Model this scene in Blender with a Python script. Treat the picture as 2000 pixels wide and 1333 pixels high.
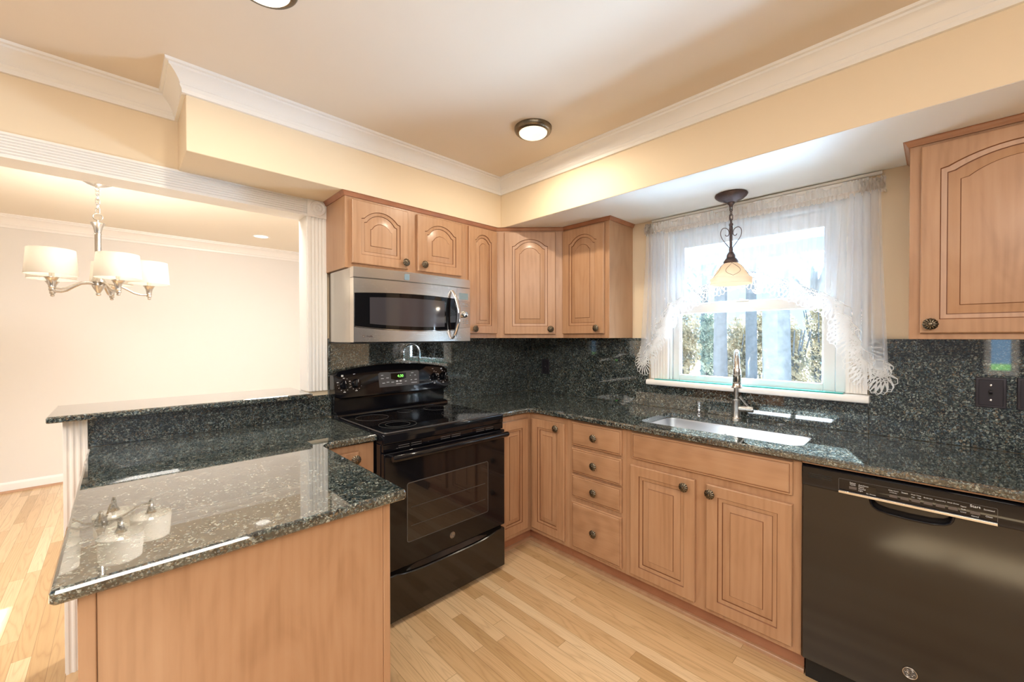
import bpy, math, random
from math import sin, cos, pi, radians, sqrt
from mathutils import Matrix, Vector, geometry

for o in list(bpy.data.objects):
    bpy.data.objects.remove(o)
SC = bpy.context.scene
COL = SC.collection
random.seed(7)

# ------------------------------------------------------------------ camera
cam_d = bpy.data.cameras.new('camera')
cam_d.sensor_width = 36.0
cam_d.lens = 36.0 * 799.663 / 2000.0
cam_d.clip_start = 0.02
cam_d.clip_end = 200
cam = bpy.data.objects.new('camera', cam_d)
COL.objects.link(cam)
_R = Vector((0.72064590, -0.69330300, -0.00066033))
_U = Vector((0.00695266, 0.00627446, 0.99995614))
_F = Vector((0.69326845, 0.72061889, -0.00934196))
cam.matrix_world = Matrix(((_R.x, _U.x, -_F.x, -2.54014), (_R.y, _U.y, -_F.y, -2.44136),
                           (_R.z, _U.z, -_F.z, 1.37114), (0, 0, 0, 1)))
SC.camera = cam

# ------------------------------------------------------------------ world, sun, added fill lamps, exposure
SC.view_settings.view_transform = 'Standard'
SC.view_settings.look = 'None'
SC.view_settings.gamma = 1.0
SC.view_settings.use_curve_mapping = False
SC.view_settings.exposure = 0.42
W = bpy.data.worlds.new('sky')
SC.world = W
W.use_nodes = True
_bg = W.node_tree.nodes['Background']
_bg.inputs[0].default_value = (0.40, 0.68, 1.0, 1)
_bg.inputs[1].default_value = 1.7


def lamp(name, kind, loc, energy, color=(1, 1, 1), look=None, size=None, size_y=None, radius=None, spot=None):
    d = bpy.data.lights.new(name, kind)
    d.energy = energy
    d.color = color
    if kind == 'AREA':
        if size_y:
            d.shape = 'RECTANGLE'
            d.size = size
            d.size_y = size_y
        else:
            d.shape = 'DISK'
            d.size = size
    elif kind == 'SUN':
        d.angle = radians(0.6)
    elif radius is not None:
        d.shadow_soft_size = radius
    if kind == 'SPOT':
        d.spot_size = spot
        d.spot_blend = 0.6
    o = bpy.data.objects.new(name, d)
    COL.objects.link(o)
    o.location = loc
    if look is not None:
        o.rotation_euler = Vector(look).to_track_quat('-Z', 'Y').to_euler()
    return o


SUN_DIR = Vector((-0.846, -0.296, -0.443))
lamp('sun', 'SUN', (8, 3, 6), 52.0, (0.84, 0.93, 1.0), SUN_DIR)
# added fill lamps: behind the camera, breakfast side, dining room, outside the sink window
lamp('room_fill', 'AREA', (-2.9, -3.3, 2.44), 108, (1.0, 0.935, 0.855), (0.25, 0.35, -1), 2.6, 1.8)
lamp('breakfast_fill', 'AREA', (-4.2, -1.3, 2.44), 42, (1.0, 0.95, 0.88), (0, 0, -1), 1.2, 1.8)
lamp('dining_fill', 'AREA', (-1.70, 0.78, 2.42), 84, (1.0, 0.985, 0.975), (-0.2, 0.3, -1), 1.2, 0.8)
lamp('yard_bounce_fill', 'AREA', (0.48, -1.67, 0.82), 235, (0.44, 0.70, 1.0), (-0.75, 0, 0.66), 0.7, 1.0)  # added lamp standing in for sky light bounced off the ground


# ------------------------------------------------------------------ node helpers
class G:
    def __init__(self, name):
        self.m = bpy.data.materials.new(name)
        self.m.use_nodes = True
        self.t = self.m.node_tree
        self.t.nodes.clear()

    def n(self, typ, _in=None, **kw):
        nd = self.t.nodes.new(typ)
        for k, v in kw.items():
            setattr(nd, k, v)
        for k, v in (_in or {}).items():
            if isinstance(v, bpy.types.NodeSocket):
                self.t.links.new(v, nd.inputs[k])
            else:
                nd.inputs[k].default_value = v
        return nd

    def math(self, op, a, b=0.0, c=None):
        d = {0: a, 1: b}
        if c is not None:
            d[2] = c
        return self.n('ShaderNodeMath', d, operation=op).outputs[0]

    def ramp(self, fac, stops, interp='LINEAR'):
        nd = self.n('ShaderNodeValToRGB', {0: fac})
        cr = nd.color_ramp
        cr.interpolation = interp
        while len(cr.elements) > len(stops):
            cr.elements.remove(cr.elements[-1])
        while len(cr.elements) < len(stops):
            cr.elements.new(0.5)
        for e, (p, c) in zip(cr.elements, stops):
            e.position = p
            e.color = (*c, 1) if len(c) == 3 else c
        return nd.outputs[0]

    def mix(self, fac, a, b, blend='MIX'):
        nd = self.n('ShaderNodeMix', data_type='RGBA', blend_type=blend)
        for i, v in ((0, fac), (6, a), (7, b)):
            if isinstance(v, bpy.types.NodeSocket):
                self.t.links.new(v, nd.inputs[i])
            else:
                nd.inputs[i].default_value = v if i == 0 else (*v, 1)[:4]
        return nd.outputs[2]

    def out(self, sh):
        o = self.n('ShaderNodeOutputMaterial')
        self.t.links.new(sh, o.inputs[0])
        return self.m

    def pbr(self, **kw):
        nd = self.n('ShaderNodeBsdfPrincipled')
        for k, v in kw.items():
            k = k.replace('_', ' ')
            if isinstance(v, bpy.types.NodeSocket):
                self.t.links.new(v, nd.inputs[k])
            elif isinstance(v, tuple) and len(v) == 3 and 'Color' in k:
                nd.inputs[k].default_value = (*v, 1)
            else:
                nd.inputs[k].default_value = v
        return nd.outputs[0]


def plain(name, col, rough=0.5, metal=0.0, spec=0.5, coat=0.0, noise=0.0, nscale=30, emit=None, estr=0, bump=0.0):
    g = G(name)
    c = col
    kw = {}
    if noise > 0 or bump > 0:
        tc = g.n('ShaderNodeTexCoord').outputs['Object']
        nz = g.n('ShaderNodeTexNoise', {'Vector': tc, 'Scale': nscale, 'Detail': 3.0}).outputs[0]
        if noise > 0:
            c = g.mix(nz, tuple(x * (1 - noise) for x in col), tuple(min(1, x * (1 + noise)) for x in col))
        if bump > 0:
            kw['Normal'] = g.n('ShaderNodeBump', {'Strength': bump, 'Distance': 0.002, 'Height': nz}).outputs[0]
    if emit:
        kw['Emission Color'] = emit
        kw['Emission Strength'] = estr
    return g.out(g.pbr(Base_Color=c, Roughness=rough, Metallic=metal, Specular_IOR_Level=spec, Coat_Weight=coat,
                       **{k.replace(' ', '_'): v for k, v in kw.items()}))


def wood(name, axis, light, mid, dark, rough=0.38):
    g = G(name)
    tc = g.n('ShaderNodeTexCoord').outputs['Object']
    rnd = g.n('ShaderNodeObjectInfo').outputs['Random']
    off = g.n('ShaderNodeCombineXYZ', {0: g.math('MULTIPLY', rnd, 17.0), 1: g.math('MULTIPLY', rnd, 9.0),
                                       2: g.math('MULTIPLY', rnd, 13.0)}).outputs[0]
    v = g.n('ShaderNodeVectorMath', {0: tc, 1: off}, operation='ADD').outputs[0]
    s1 = [9.0, 9.0, 9.0]
    s2 = [150.0, 150.0, 150.0]
    s1[axis] = 2.0
    s2[axis] = 5.0
    m1 = g.n('ShaderNodeMapping', {'Vector': v, 'Scale': s1}).outputs[0]
    m2 = g.n('ShaderNodeMapping', {'Vector': v, 'Scale': s2}).outputs[0]
    n1 = g.n('ShaderNodeTexNoise', {'Vector': m1, 'Scale': 1.0, 'Detail': 4.0, 'Distortion': 1.6}).outputs[0]
    n2 = g.n('ShaderNodeTexNoise', {'Vector': m2, 'Scale': 1.0, 'Detail': 2.0}).outputs[0]
    w = g.n('ShaderNodeTexWave', {'Vector': m1, 'Scale': 1.3, 'Distortion': 7.0, 'Detail': 2.0, 'Detail Scale': 0.8}).outputs[1]
    f = g.math('ADD', g.math('MULTIPLY', n1, 0.70), g.math('ADD', g.math('MULTIPLY', n2, 0.20), g.math('MULTIPLY', w, 0.10)))
    c = g.ramp(f, [(0.28, dark), (0.5, mid), (0.74, light)])
    c = g.mix(g.math('MULTIPLY', rnd, 0.16), c, tuple(x * 0.75 for x in mid))
    return g.out(g.pbr(Base_Color=c, Roughness=rough, Coat_Weight=0.25, Coat_Roughness=0.22))


def granite(name):
    g = G(name)
    tc = g.n('ShaderNodeTexCoord').outputs['Object']
    warp = g.n('ShaderNodeTexNoise', {'Vector': tc, 'Scale': 60.0, 'Detail': 2.0}).outputs[1]
    v = g.n('ShaderNodeVectorMath', {0: warp, 1: (0.012, 0.012, 0.012)}, operation='MULTIPLY').outputs[0]
    v = g.n('ShaderNodeVectorMath', {0: tc, 1: v}, operation='ADD').outputs[0]
    a = g.n('ShaderNodeTexVoronoi', {'Vector': v, 'Scale': 165.0, 'Randomness': 1.0}).outputs['Color']
    b = g.n('ShaderNodeTexVoronoi', {'Vector': v, 'Scale': 330.0, 'Randomness': 1.0}).outputs['Color']
    sa = g.n('ShaderNodeSeparateColor', {0: a})
    sb = g.n('ShaderNodeSeparateColor', {0: b})
    ca = g.ramp(sa.outputs[0], [(0.0, (0.005, 0.008, 0.010)), (0.34, (0.018, 0.028, 0.030)), (0.53, (0.045, 0.062, 0.056)),
                                (0.67, (0.105, 0.128, 0.112)), (0.78, (0.19, 0.212, 0.185)), (0.85, (0.19, 0.13, 0.075)),
                                (0.90, (0.10, 0.15, 0.19)), (0.96, (0.42, 0.45, 0.40))], 'CONSTANT')
    cb = g.ramp(sb.outputs[1], [(0.0, (0.004, 0.006, 0.008)), (0.48, (0.035, 0.050, 0.048)), (0.72, (0.13, 0.15, 0.13)),
                                (0.83, (0.25, 0.17, 0.10)), (0.90, (0.42, 0.44, 0.39))], 'CONSTANT')
    big = g.n('ShaderNodeTexNoise', {'Vector': tc, 'Scale': 16.0, 'Detail': 4.0}).outputs[0]
    c = g.mix(0.45, ca, cb)
    c = g.mix(g.ramp(big, [(0.40, (0, 0, 0)), (0.60, (1, 1, 1))]), g.mix(0.45, c, (0.008, 0.014, 0.016)), c)
    c = g.mix(1.0, c, (1.22, 1.26, 1.28), 'MULTIPLY')
    return g.out(g.pbr(Base_Color=c, Roughness=0.03, IOR=1.85, Coat_Weight=1.0, Coat_Roughness=0.02, Coat_IOR=1.6))


def plank_floor(name):
    g = G(name)
    tc = g.n('ShaderNodeTexCoord').outputs['Object']
    sx = g.n('ShaderNodeSeparateXYZ', {0: tc})
    x, y = sx.outputs[0], sx.outputs[1]
    u = g.math('DIVIDE', x, 0.0575)
    col = g.math('FLOOR', u)
    r1 = g.n('ShaderNodeTexWhiteNoise', {'W': col}, noise_dimensions='1D').outputs[0]
    L = g.math('ADD', 0.75, g.math('MULTIPLY', r1, 0.7))
    yy = g.math('DIVIDE', g.math('ADD', y, g.math('MULTIPLY', r1, 7.3)), L)
    row = g.math('FLOOR', yy)
    cid = g.n('ShaderNodeCombineXYZ', {0: col, 1: row, 2: 0.0}).outputs[0]
    rn = g.n('ShaderNodeTexWhiteNoise', {'Vector': cid}, noise_dimensions='3D')
    r2 = rn.outputs[0]
    off = g.n('ShaderNodeVectorMath', {0: rn.outputs[1], 1: (9, 9, 9)}, operation='MULTIPLY').outputs[0]
    v = g.n('ShaderNodeVectorMath', {0: tc, 1: off}, operation='ADD').outputs[0]
    m1 = g.n('ShaderNodeMapping', {'Vector': v, 'Scale': (17, 1.15, 1)}).outputs[0]
    m2 = g.n('ShaderNodeMapping', {'Vector': v, 'Scale': (300, 10, 1)}).outputs[0]
    rings = g.n('ShaderNodeTexNoise', {'Vector': m1, 'Scale': 1.0, 'Detail': 1.6, 'Roughness': 0.4, 'Distortion': 0.25}).outputs[0]
    w = g.math('ABSOLUTE', g.math('SUBTRACT', g.math('MULTIPLY', g.math('FRACT', g.math('MULTIPLY', rings, 13.0)), 2.0), 1.0))
    n2 = g.n('ShaderNodeTexNoise', {'Vector': m2, 'Scale': 1.0, 'Detail': 2.0}).outputs[0]
    base = g.ramp(r2, [(0.0, (0.54, 0.35, 0.165)), (0.2, (0.68, 0.465, 0.25)), (0.5, (0.77, 0.55, 0.315)), (0.8, (0.81, 0.60, 0.36)),
                       (1.0, (0.85, 0.67, 0.43))])
    grain = g.math('ADD', g.math('MULTIPLY', g.math('POWER', w, 3.0), 0.60), g.math('MULTIPLY', n2, 0.55))
    c = g.mix(g.math('MULTIPLY', grain, 0.55), base, g.mix(1.0, base, (0.56, 0.45, 0.36), 'MULTIPLY'))
    fu = g.math('FRACT', u)
    e = g.math('MINIMUM', fu, g.math('SUBTRACT', 1.0, fu))
    gap = g.math('LESS_THAN', e, 0.014)
    fy = g.math('MULTIPLY', g.math('FRACT', yy), L)
    gap = g.math('MAXIMUM', gap, g.math('LESS_THAN', fy, 0.0018))
    c = g.mix(g.math('MULTIPLY', gap, 0.75), c, (0.24, 0.13, 0.05))
    return g.out(g.pbr(Base_Color=c, Roughness=0.30, Coat_Weight=0.2, Coat_Roughness=0.15))


def brushed(name, col, rough=0.25, axis=0):
    g = G(name)
    tc = g.n('ShaderNodeTexCoord').outputs['Object']
    s = [900.0, 900.0, 900.0]
    s[axis] = 3.0
    m = g.n('ShaderNodeMapping', {'Vector': tc, 'Scale': s}).outputs[0]
    nz = g.n('ShaderNodeTexNoise', {'Vector': m, 'Scale': 1.0, 'Detail': 2.0}).outputs[0]
    r = g.math('ADD', rough - 0.08, g.math('MULTIPLY', nz, 0.16))
    return g.out(g.pbr(Base_Color=col, Metallic=1.0, Roughness=r, Anisotropic=0.4))


def sheer(name, col, opacity, weave=True):
    g = G(name)
    tr = g.n('ShaderNodeBsdfTransparent', {0: (1, 1, 1, 1)}).outputs[0]
    df = g.n('ShaderNodeBsdfDiffuse', {0: (*col, 1)}).outputs[0]
    tl = g.n('ShaderNodeBsdfTranslucent', {0: (*col, 1)}).outputs[0]
    body = g.n('ShaderNodeMixShader', {0: 0.5, 1: df, 2: tl}).outputs[0]
    tc = g.n('ShaderNodeTexCoord').outputs['Object']
    nz = g.n('ShaderNodeTexNoise', {'Vector': g.n('ShaderNodeMapping', {'Vector': tc, 'Scale': (40, 40, 3)}).outputs[0],
                                    'Scale': 1.0, 'Detail': 2.0}).outputs[0]
    f = g.math('ADD', opacity - 0.08, g.math('MULTIPLY', nz, 0.16))
    return g.out(g.n('ShaderNodeMixShader', {0: f, 1: tr, 2: body}).outputs[0])


def pane_glass(name, tint=(1, 1, 1)):
    g = G(name)
    tr = g.n('ShaderNodeBsdfTransparent', {0: (*tint, 1)}).outputs[0]
    gl = g.n('ShaderNodeBsdfGlossy', {0: (1, 1, 1, 1), 'Roughness': 0.02}).outputs[0]
    fr = g.n('ShaderNodeFresnel', {0: 1.45}).outputs[0]
    return g.out(g.n('ShaderNodeMixShader', {0: fr, 1: tr, 2: gl}).outputs[0])


def shade_glass(name, col, emit, estr):
    g = G(name)
    df = g.n('ShaderNodeBsdfDiffuse', {0: (*col, 1)}).outputs[0]
    tl = g.n('ShaderNodeBsdfTranslucent', {0: (*col, 1)}).outputs[0]
    body = g.n('ShaderNodeMixShader', {0: 0.6, 1: df, 2: tl}).outputs[0]
    if estr > 0:
        em = g.n('ShaderNodeEmission', {0: (*emit, 1), 1: estr}).outputs[0]
        body = g.n('ShaderNodeAddShader', {0: body, 1: em}).outputs[0]
    return g.out(body)


M = {}
M['wall'] = plain('yellow_paint', (0.83, 0.69, 0.50), 0.55, noise=0.02, nscale=6)
M['dark_reflected'] = plain('dark_reflected_wall', (0.10, 0.115, 0.15), 0.6)  # dark tone put on unseen walls so polished surfaces reflect navy
M['ceil'] = plain('ceiling_paint', (0.775, 0.67, 0.55), 0.6, noise=0.015, nscale=5)
M['soffit_under'] = plain('soffit_paint', (0.88, 0.87, 0.84), 0.5)
M['dining'] = plain('dining_paint', (0.80, 0.77, 0.73), 0.6, noise=0.01, nscale=4)
M['dceil'] = plain('dining_ceiling_paint', (0.88, 0.82, 0.72), 0.6)
M['trim'] = plain('white_trim_paint', (0.89, 0.87, 0.84), 0.32)
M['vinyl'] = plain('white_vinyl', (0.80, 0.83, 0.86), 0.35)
M['wood_v'] = wood('maple_upright_grain', 2, (0.52, 0.310, 0.180), (0.475, 0.268, 0.148), (0.39, 0.208, 0.108))
M['wood_h'] = wood('maple_level_grain', 0, (0.52, 0.310, 0.180), (0.475, 0.268, 0.148), (0.39, 0.208, 0.108))
M['glaze'] = plain('brown_glaze', (0.20, 0.075, 0.03), 0.5)
M['crown_wood'] = wood('red_maple_crown', 0, (0.47, 0.215, 0.115), (0.41, 0.175, 0.09), (0.32, 0.125, 0.06), 0.3)
M['granite'] = granite('green_granite')
M['floor'] = plank_floor('oak_strip_floor')
M['black'] = plain('black_gloss_enamel', (0.005, 0.005, 0.007), 0.07, spec=0.45)
M['black_door'] = plain('black_satin_enamel', (0.016, 0.0125, 0.010), 0.12, spec=0.6, bump=0.05, nscale=7)
M['blackglass'] = plain('black_glass', (0.004, 0.004, 0.005), 0.03, spec=0.6)
M['oven_glass'] = plain('smoked_oven_glass', (0.018, 0.014, 0.013), 0.03, spec=0.75)
M['rubber'] = plain('matt_black', (0.01, 0.01, 0.01), 0.6)
M['ring'] = plain('burner_marking', (0.12, 0.125, 0.13), 0.25)
M['steel'] = brushed('brushed_steel', (0.76, 0.73, 0.69), 0.24, 0)
M['steel_dark'] = brushed('brushed_steel_side', (0.60, 0.57, 0.53), 0.20, 2)
M['chrome'] = plain('polished_chrome', (0.78, 0.78, 0.78), 0.08, metal=1.0)
M['nickel'] = plain('brushed_nickel', (0.60, 0.57, 0.53), 0.27, metal=1.0)
M['sinksteel'] = brushed('satin_sink_steel', (0.66, 0.67, 0.69), 0.34, 0)
M['bronze'] = plain('antique_bronze', (0.20, 0.165, 0.12), 0.34, metal=1.0, noise=0.5, nscale=220)
M['bronze_dark'] = plain('dark_bronze', (0.115, 0.085, 0.085), 0.42, metal=0.7, noise=0.3, nscale=150)
M['plate'] = plain('dark_bronze_plate', (0.045, 0.040, 0.048), 0.38, metal=0.5)
M['panel'] = plain('graphite_panel', (0.085, 0.080, 0.078), 0.28)
M['button'] = plain('grey_button', (0.11, 0.09, 0.082), 0.4)
M['letter'] = plain('printed_white', (0.75, 0.75, 0.75), 0.5)
M['letter_dark'] = plain('printed_dark', (0.05, 0.03, 0.03), 0.5)
M['digit'] = plain('green_digits', (0.1, 0.5, 0.05), 0.4, emit=(0.25, 1.0, 0.12), estr=1.6)
M['lcd'] = plain('pale_display', (0.22, 0.30, 0.34), 0.15)
M['sheer'] = sheer('sheer_voile', (0.85, 0.91, 1.0), 0.42)  # white voile with the blue daylight cast mixed into its colour
M['sheer_thin'] = sheer('thin_voile', (0.85, 0.91, 1.0), 0.30)  # same blue daylight cast in the colour, less opaque
M['sheer_thick'] = sheer('gathered_voile', (0.80, 0.76, 0.72), 0.80)
M['lace'] = sheer('crochet_lace', (0.95, 0.95, 0.95), 0.92)
M['pane'] = pane_glass('window_pane')
M['sillglass'] = plain('sea_green_glass', (0.05, 0.42, 0.40), 0.06)
M['alabaster'] = shade_glass('alabaster_glass', (0.58, 0.50, 0.41), (1.0, 0.84, 0.64), 0.10)
M['drum'] = shade_glass('linen_drum_shade', (0.66, 0.62, 0.56), (1.0, 0.90, 0.76), 0.05)
M['lens'] = plain('lit_lens', (0.9, 0.88, 0.85), 0.3, emit=(1.0, 0.86, 0.66), estr=0.75)
M['bulb'] = plain('lit_bulb', (0.9, 0.88, 0.85), 0.3, emit=(1.0, 0.86, 0.66), estr=5.0)
M['candle'] = plain('ivory_sleeve', (0.85, 0.80, 0.70), 0.5)
M['bark'] = plain('pale_bark', (0.17, 0.20, 0.24), 0.9, noise=0.45, nscale=9)
M['bark_dark'] = plain('grey_bark', (0.15, 0.17, 0.20), 0.9, noise=0.4, nscale=9)
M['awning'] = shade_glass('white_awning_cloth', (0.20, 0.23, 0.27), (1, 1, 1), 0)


def leafmat(name, a, b, c):
    g = G(name)
    r = g.n('ShaderNodeTexNoise', {'Vector': g.n('ShaderNodeTexCoord').outputs['Object'], 'Scale': 2.2, 'Detail': 5.0}).outputs[0]
    col = g.ramp(r, [(0.35, a), (0.5, b), (0.65, c)])
    df = g.n('ShaderNodeBsdfDiffuse', {0: col}).outputs[0]
    tl = g.n('ShaderNodeBsdfTranslucent', {0: col}).outputs[0]
    return g.out(g.n('ShaderNodeMixShader', {0: 0.55, 1: df, 2: tl}).outputs[0])


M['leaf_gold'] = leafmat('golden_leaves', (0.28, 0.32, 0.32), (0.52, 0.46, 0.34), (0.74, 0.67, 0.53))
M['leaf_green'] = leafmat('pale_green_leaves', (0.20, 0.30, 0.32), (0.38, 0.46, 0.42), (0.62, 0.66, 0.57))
M['lawn'] = plain('lawn_grass', (0.14, 0.30, 0.06), 0.9, noise=0.5, nscale=3)
M['bounce_ground'] = plain('pale_bounce_ground', (0.62, 0.58, 0.50), 0.9, noise=0.4, nscale=6)  # yard ground made pale to bounce light up to the soffit


# ------------------------------------------------------------------ mesh builder
class MB:
    def __init__(self):
        self.v, self.f, self.mi = [], [], []
        self.X = None

    def add(self, vs, fs, m=0):
        b = len(self.v)
        if self.X is not None:
            vs = [self.X @ Vector(p) for p in vs]
        self.v += [tuple(p) for p in vs]
        for f in fs:
            self.f.append([b + i for i in f])
            self.mi.append(m)

    def box(self, x0, x1, y0, y1, z0, z1, m=0):
        x0, x1 = min(x0, x1), max(x0, x1)
        y0, y1 = min(y0, y1), max(y0, y1)
        z0, z1 = min(z0, z1), max(z0, z1)
        self.add([(x0, y0, z0), (x1, y0, z0), (x1, y1, z0), (x0, y1, z0), (x0, y0, z1), (x1, y0, z1), (x1, y1, z1), (x0, y1, z1)],
                 [(0, 3, 2, 1), (4, 5, 6, 7), (0, 1, 5, 4), (1, 2, 6, 5), (2, 3, 7, 6), (3, 0, 4, 7)], m)

    def loops(self, loops, mats=0, cap0=False, cap1=False, closed=True, ring=True):
        n = len(loops[0])
        vs = [p for l in loops for p in l]
        for k in range(len(loops) - 1):
            m = mats[k] if isinstance(mats, (list, tuple)) else mats
            fs = []
            for i in range(n if ring else n - 1):
                j = (i + 1) % n
                fs.append((k * n + i, k * n + j, (k + 1) * n + j, (k + 1) * n + i))
            if k == 0:
                b = len(self.v)
                self.add(vs, fs, m)
            else:
                for f in fs:
                    self.f.append([b + q for q in f])
                    self.mi.append(m)
        m0 = mats[0] if isinstance(mats, (list, tuple)) else mats
        m1 = mats[-1] if isinstance(mats, (list, tuple)) else mats
        if cap0:
            self.f.append([b + i for i in reversed(range(n))])
            self.mi.append(m0)
        if cap1:
            self.f.append([b + (len(loops) - 1) * n + i for i in range(n)])
            self.mi.append(m1)

    def lathe(self, prof, c=(0, 0, 0), axis='z', n=24, m=0, cap0=False, cap1=False):
        L = []
        for r, h in prof:
            l = []
            for i in range(n):
                a = 2 * pi * i / n
                p = (r * cos(a), r * sin(a), h)
                if axis == 'y':
                    p = (r * cos(a), h, r * sin(a))
                elif axis == '-y':
                    p = (r * cos(a), -h, r * sin(a))
                elif axis == 'x':
                    p = (h, r * cos(a), r * sin(a))
                l.append((p[0] + c[0], p[1] + c[1], p[2] + c[2]))
            L.append(l)
        self.loops(L, m, cap0, cap1)

    def tube(self, pts, r=0.005, n=8, m=0, caps=True, closed=False):
        pts = [Vector(p) for p in pts]
        N = len(pts)
        rs = r if isinstance(r, (list, tuple)) else [r] * N
        L = []
        prev = None
        for i in range(N):
            if closed:
                t = pts[(i + 1) % N] - pts[i - 1]
            else:
                t = pts[min(i + 1, N - 1)] - pts[max(i - 1, 0)]
            t.normalize()
            if prev is None:
                a = Vector((0, 0, 1)) if abs(t.z) < 0.9 else Vector((1, 0, 0))
                nx = t.cross(a).normalized()
            else:
                nx = (prev - t * prev.dot(t)).normalized()
            ny = t.cross(nx)
            prev = nx
            L.append([tuple(pts[i] + (nx * cos(2 * pi * k / n) + ny * sin(2 * pi * k / n)) * rs[i]) for k in range(n)])
        if closed:
            L.append(L[0])
        self.loops(L, m, caps and not closed, caps and not closed)

    def prism(self, poly, a0, a1, fn, m=0):
        """poly: 2D points; fn(u, v, a) -> 3D"""
        self.loops([[fn(u, v, a0) for u, v in poly], [fn(u, v, a1) for u, v in poly]], m, True, True)

    def build(self, name, mats, parent=None, bevel=0.0, angle=35, loc=None, flip=False):
        me = bpy.data.meshes.new(name)
        vs = self.v
        if loc is not None:
            vs = [(p[0] - loc[0], p[1] - loc[1], p[2] - loc[2]) for p in vs]
        me.from_pydata(vs, [], self.f)
        if not isinstance(mats, (list, tuple)):
            mats = [mats]
        for mm in mats:
            me.materials.append(M[mm])
        me.polygons.foreach_set('material_index', self.mi)
        me.polygons.foreach_set('use_smooth', [True] * len(self.f))
        me.update()
        me.set_sharp_from_angle(angle=radians(angle))
        o = bpy.data.objects.new(name, me)
        COL.objects.link(o)
        if parent is not None:
            o.parent = parent
        if loc is not None:
            o.location = loc
        if bevel > 0:
            b = o.modifiers.new('bevel', 'BEVEL')
            b.width = bevel
            b.segments = 2
            b.limit_method = 'ANGLE'
            b.angle_limit = radians(40)
        return o


def thing(name, label, cat, loc=(0, 0, 0), rotz=0.0, group=None):
    o = bpy.data.objects.new(name, None)
    COL.objects.link(o)
    o.empty_display_size = 0.1
    o.location = loc
    o.rotation_euler = (0, 0, rotz)
    o['label'] = label
    o['category'] = cat
    if group:
        o['group'] = group
    return o


def tag(o, label, cat, group=None, kind=None):
    o['label'] = label
    o['category'] = cat
    if group:
        o['group'] = group
    if kind:
        o['kind'] = kind
    return o


def struct(o, label=None):
    o['kind'] = 'structure'
    if label:
        o['label'] = label
    return o


def inset(poly, d):
    n = len(poly)
    out = []
    for i in range(n):
        p0, p1, p2 = Vector(poly[i - 1]), Vector(poly[i]), Vector(poly[(i + 1) % n])
        a = (p1 - p0).normalized()
        b = (p2 - p1).normalized()
        na, nb = Vector((-a.y, a.x)), Vector((-b.y, b.x))
        s = na + nb
        k = 1.0 + na.dot(nb)
        out.append(tuple(p1 + s * (d / max(k, 0.2))))
    return out


def fillet(poly, rad, seg=8):
    n = len(poly)
    out = []
    for i in range(n):
        r = rad[i] if isinstance(rad, (list, tuple)) else rad
        p0, p1, p2 = Vector(poly[i - 1]), Vector(poly[i]), Vector(poly[(i + 1) % n])
        if r <= 0:
            out.append(tuple(p1))
            continue
        a = (p0 - p1).normalized()
        b = (p2 - p1).normalized()
        ang = a.angle(b)
        t = r / math.tan(ang / 2)
        c = p1 + (a + b).normalized() * (r / sin(ang / 2))
        s, e = p1 + a * t, p1 + b * t
        a0 = math.atan2(s.y - c.y, s.x - c.x)
        a1 = math.atan2(e.y - c.y, e.x - c.x)
        da = a1 - a0
        while da > pi:
            da -= 2 * pi
        while da < -pi:
            da += 2 * pi
        for k in range(seg + 1):
            q = a0 + da * k / seg
            out.append((c.x + r * cos(q), c.y + r * sin(q)))
    return out


def slab(mb, outer, z0, z1, bev=0.006, holes=(), m=0):
    """polygonal stone slab (outer counter-clockwise) with an eased top edge and optional holes"""
    zt = z1
    oi = inset(outer, bev)
    mb.loops([[(x, y, z0) for x, y in inset(outer, bev * 0.4)], [(x, y, z0 + bev * 0.5) for x, y in outer],
              [(x, y, z1 - bev) for x, y in outer], [(x, y, z1 - bev * 0.3) for x, y in inset(outer, bev * 0.35)],
              [(x, y, z1) for x, y in oi]], m)
    for z, ol in ((z1, oi), (z0, inset(outer, bev * 0.4))):
        polys = [[Vector((x, y, 0)) for x, y in ol]] + [[Vector((x, y, 0)) for x, y in h] for h in holes]
        tris = geometry.tessellate_polygon(polys)
        flat = [(p.x, p.y, z) for q in polys for p in q]
        fs = []
        for t in tris:
            a, b, c = (Vector(flat[i]) for i in t)
            up = (b - a).cross(c - a).z > 0
            fs.append(tuple(t) if up == (z == z1) else tuple(reversed(t)))
        mb.add(flat, fs, m)
    for h in holes:
        mb.loops([[(x, y, z1) for x, y in h], [(x, y, z0) for x, y in h]], m)


def text(parent, s, size, loc, rot, mat, name='lettering', align='CENTER', ext=0.0002):
    cu = bpy.data.curves.new('txt', 'FONT')
    cu.body = s
    cu.size = size
    cu.align_x = align
    cu.align_y = 'CENTER'
    cu.extrude = ext
    cu.resolution_u = 2
    to = bpy.data.objects.new('txt', cu)
    COL.objects.link(to)
    dg = bpy.context.evaluated_depsgraph_get()
    me = bpy.data.meshes.new_from_object(to.evaluated_get(dg))
    me.name = name
    bpy.data.objects.remove(to)
    bpy.data.curves.remove(cu)
    me.materials.clear()
    me.materials.append(M[mat])
    o = bpy.data.objects.new(name, me)
    COL.objects.link(o)
    o.parent = parent
    o.location = loc
    o.rotation_euler = rot
    return o


def mark(parent, n, size, loc, rot, mat, name='printed_mark', align='CENTER'):
    """short printed line too small to read in the photograph"""
    b = MB()
    w_ = size * .42 * n
    x0_ = 0 if align == 'LEFT' else -w_ / 2
    b.box(x0_, x0_ + w_, -size * .22, size * .22, 0, .0003)
    o = b.build(name, mat, parent)
    o.location = loc
    o.rotation_euler = rot
    return o


FACE = (pi / 2, 0, 0)   # text that faces local -Y

# ------------------------------------------------------------------ the room
Zc = 2.47
WY = 0.018      # painted face of the stove wall
WX = 0.018      # painted face of the window wall
XL, YB, YD = -5.2, -4.6, 3.25

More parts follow.
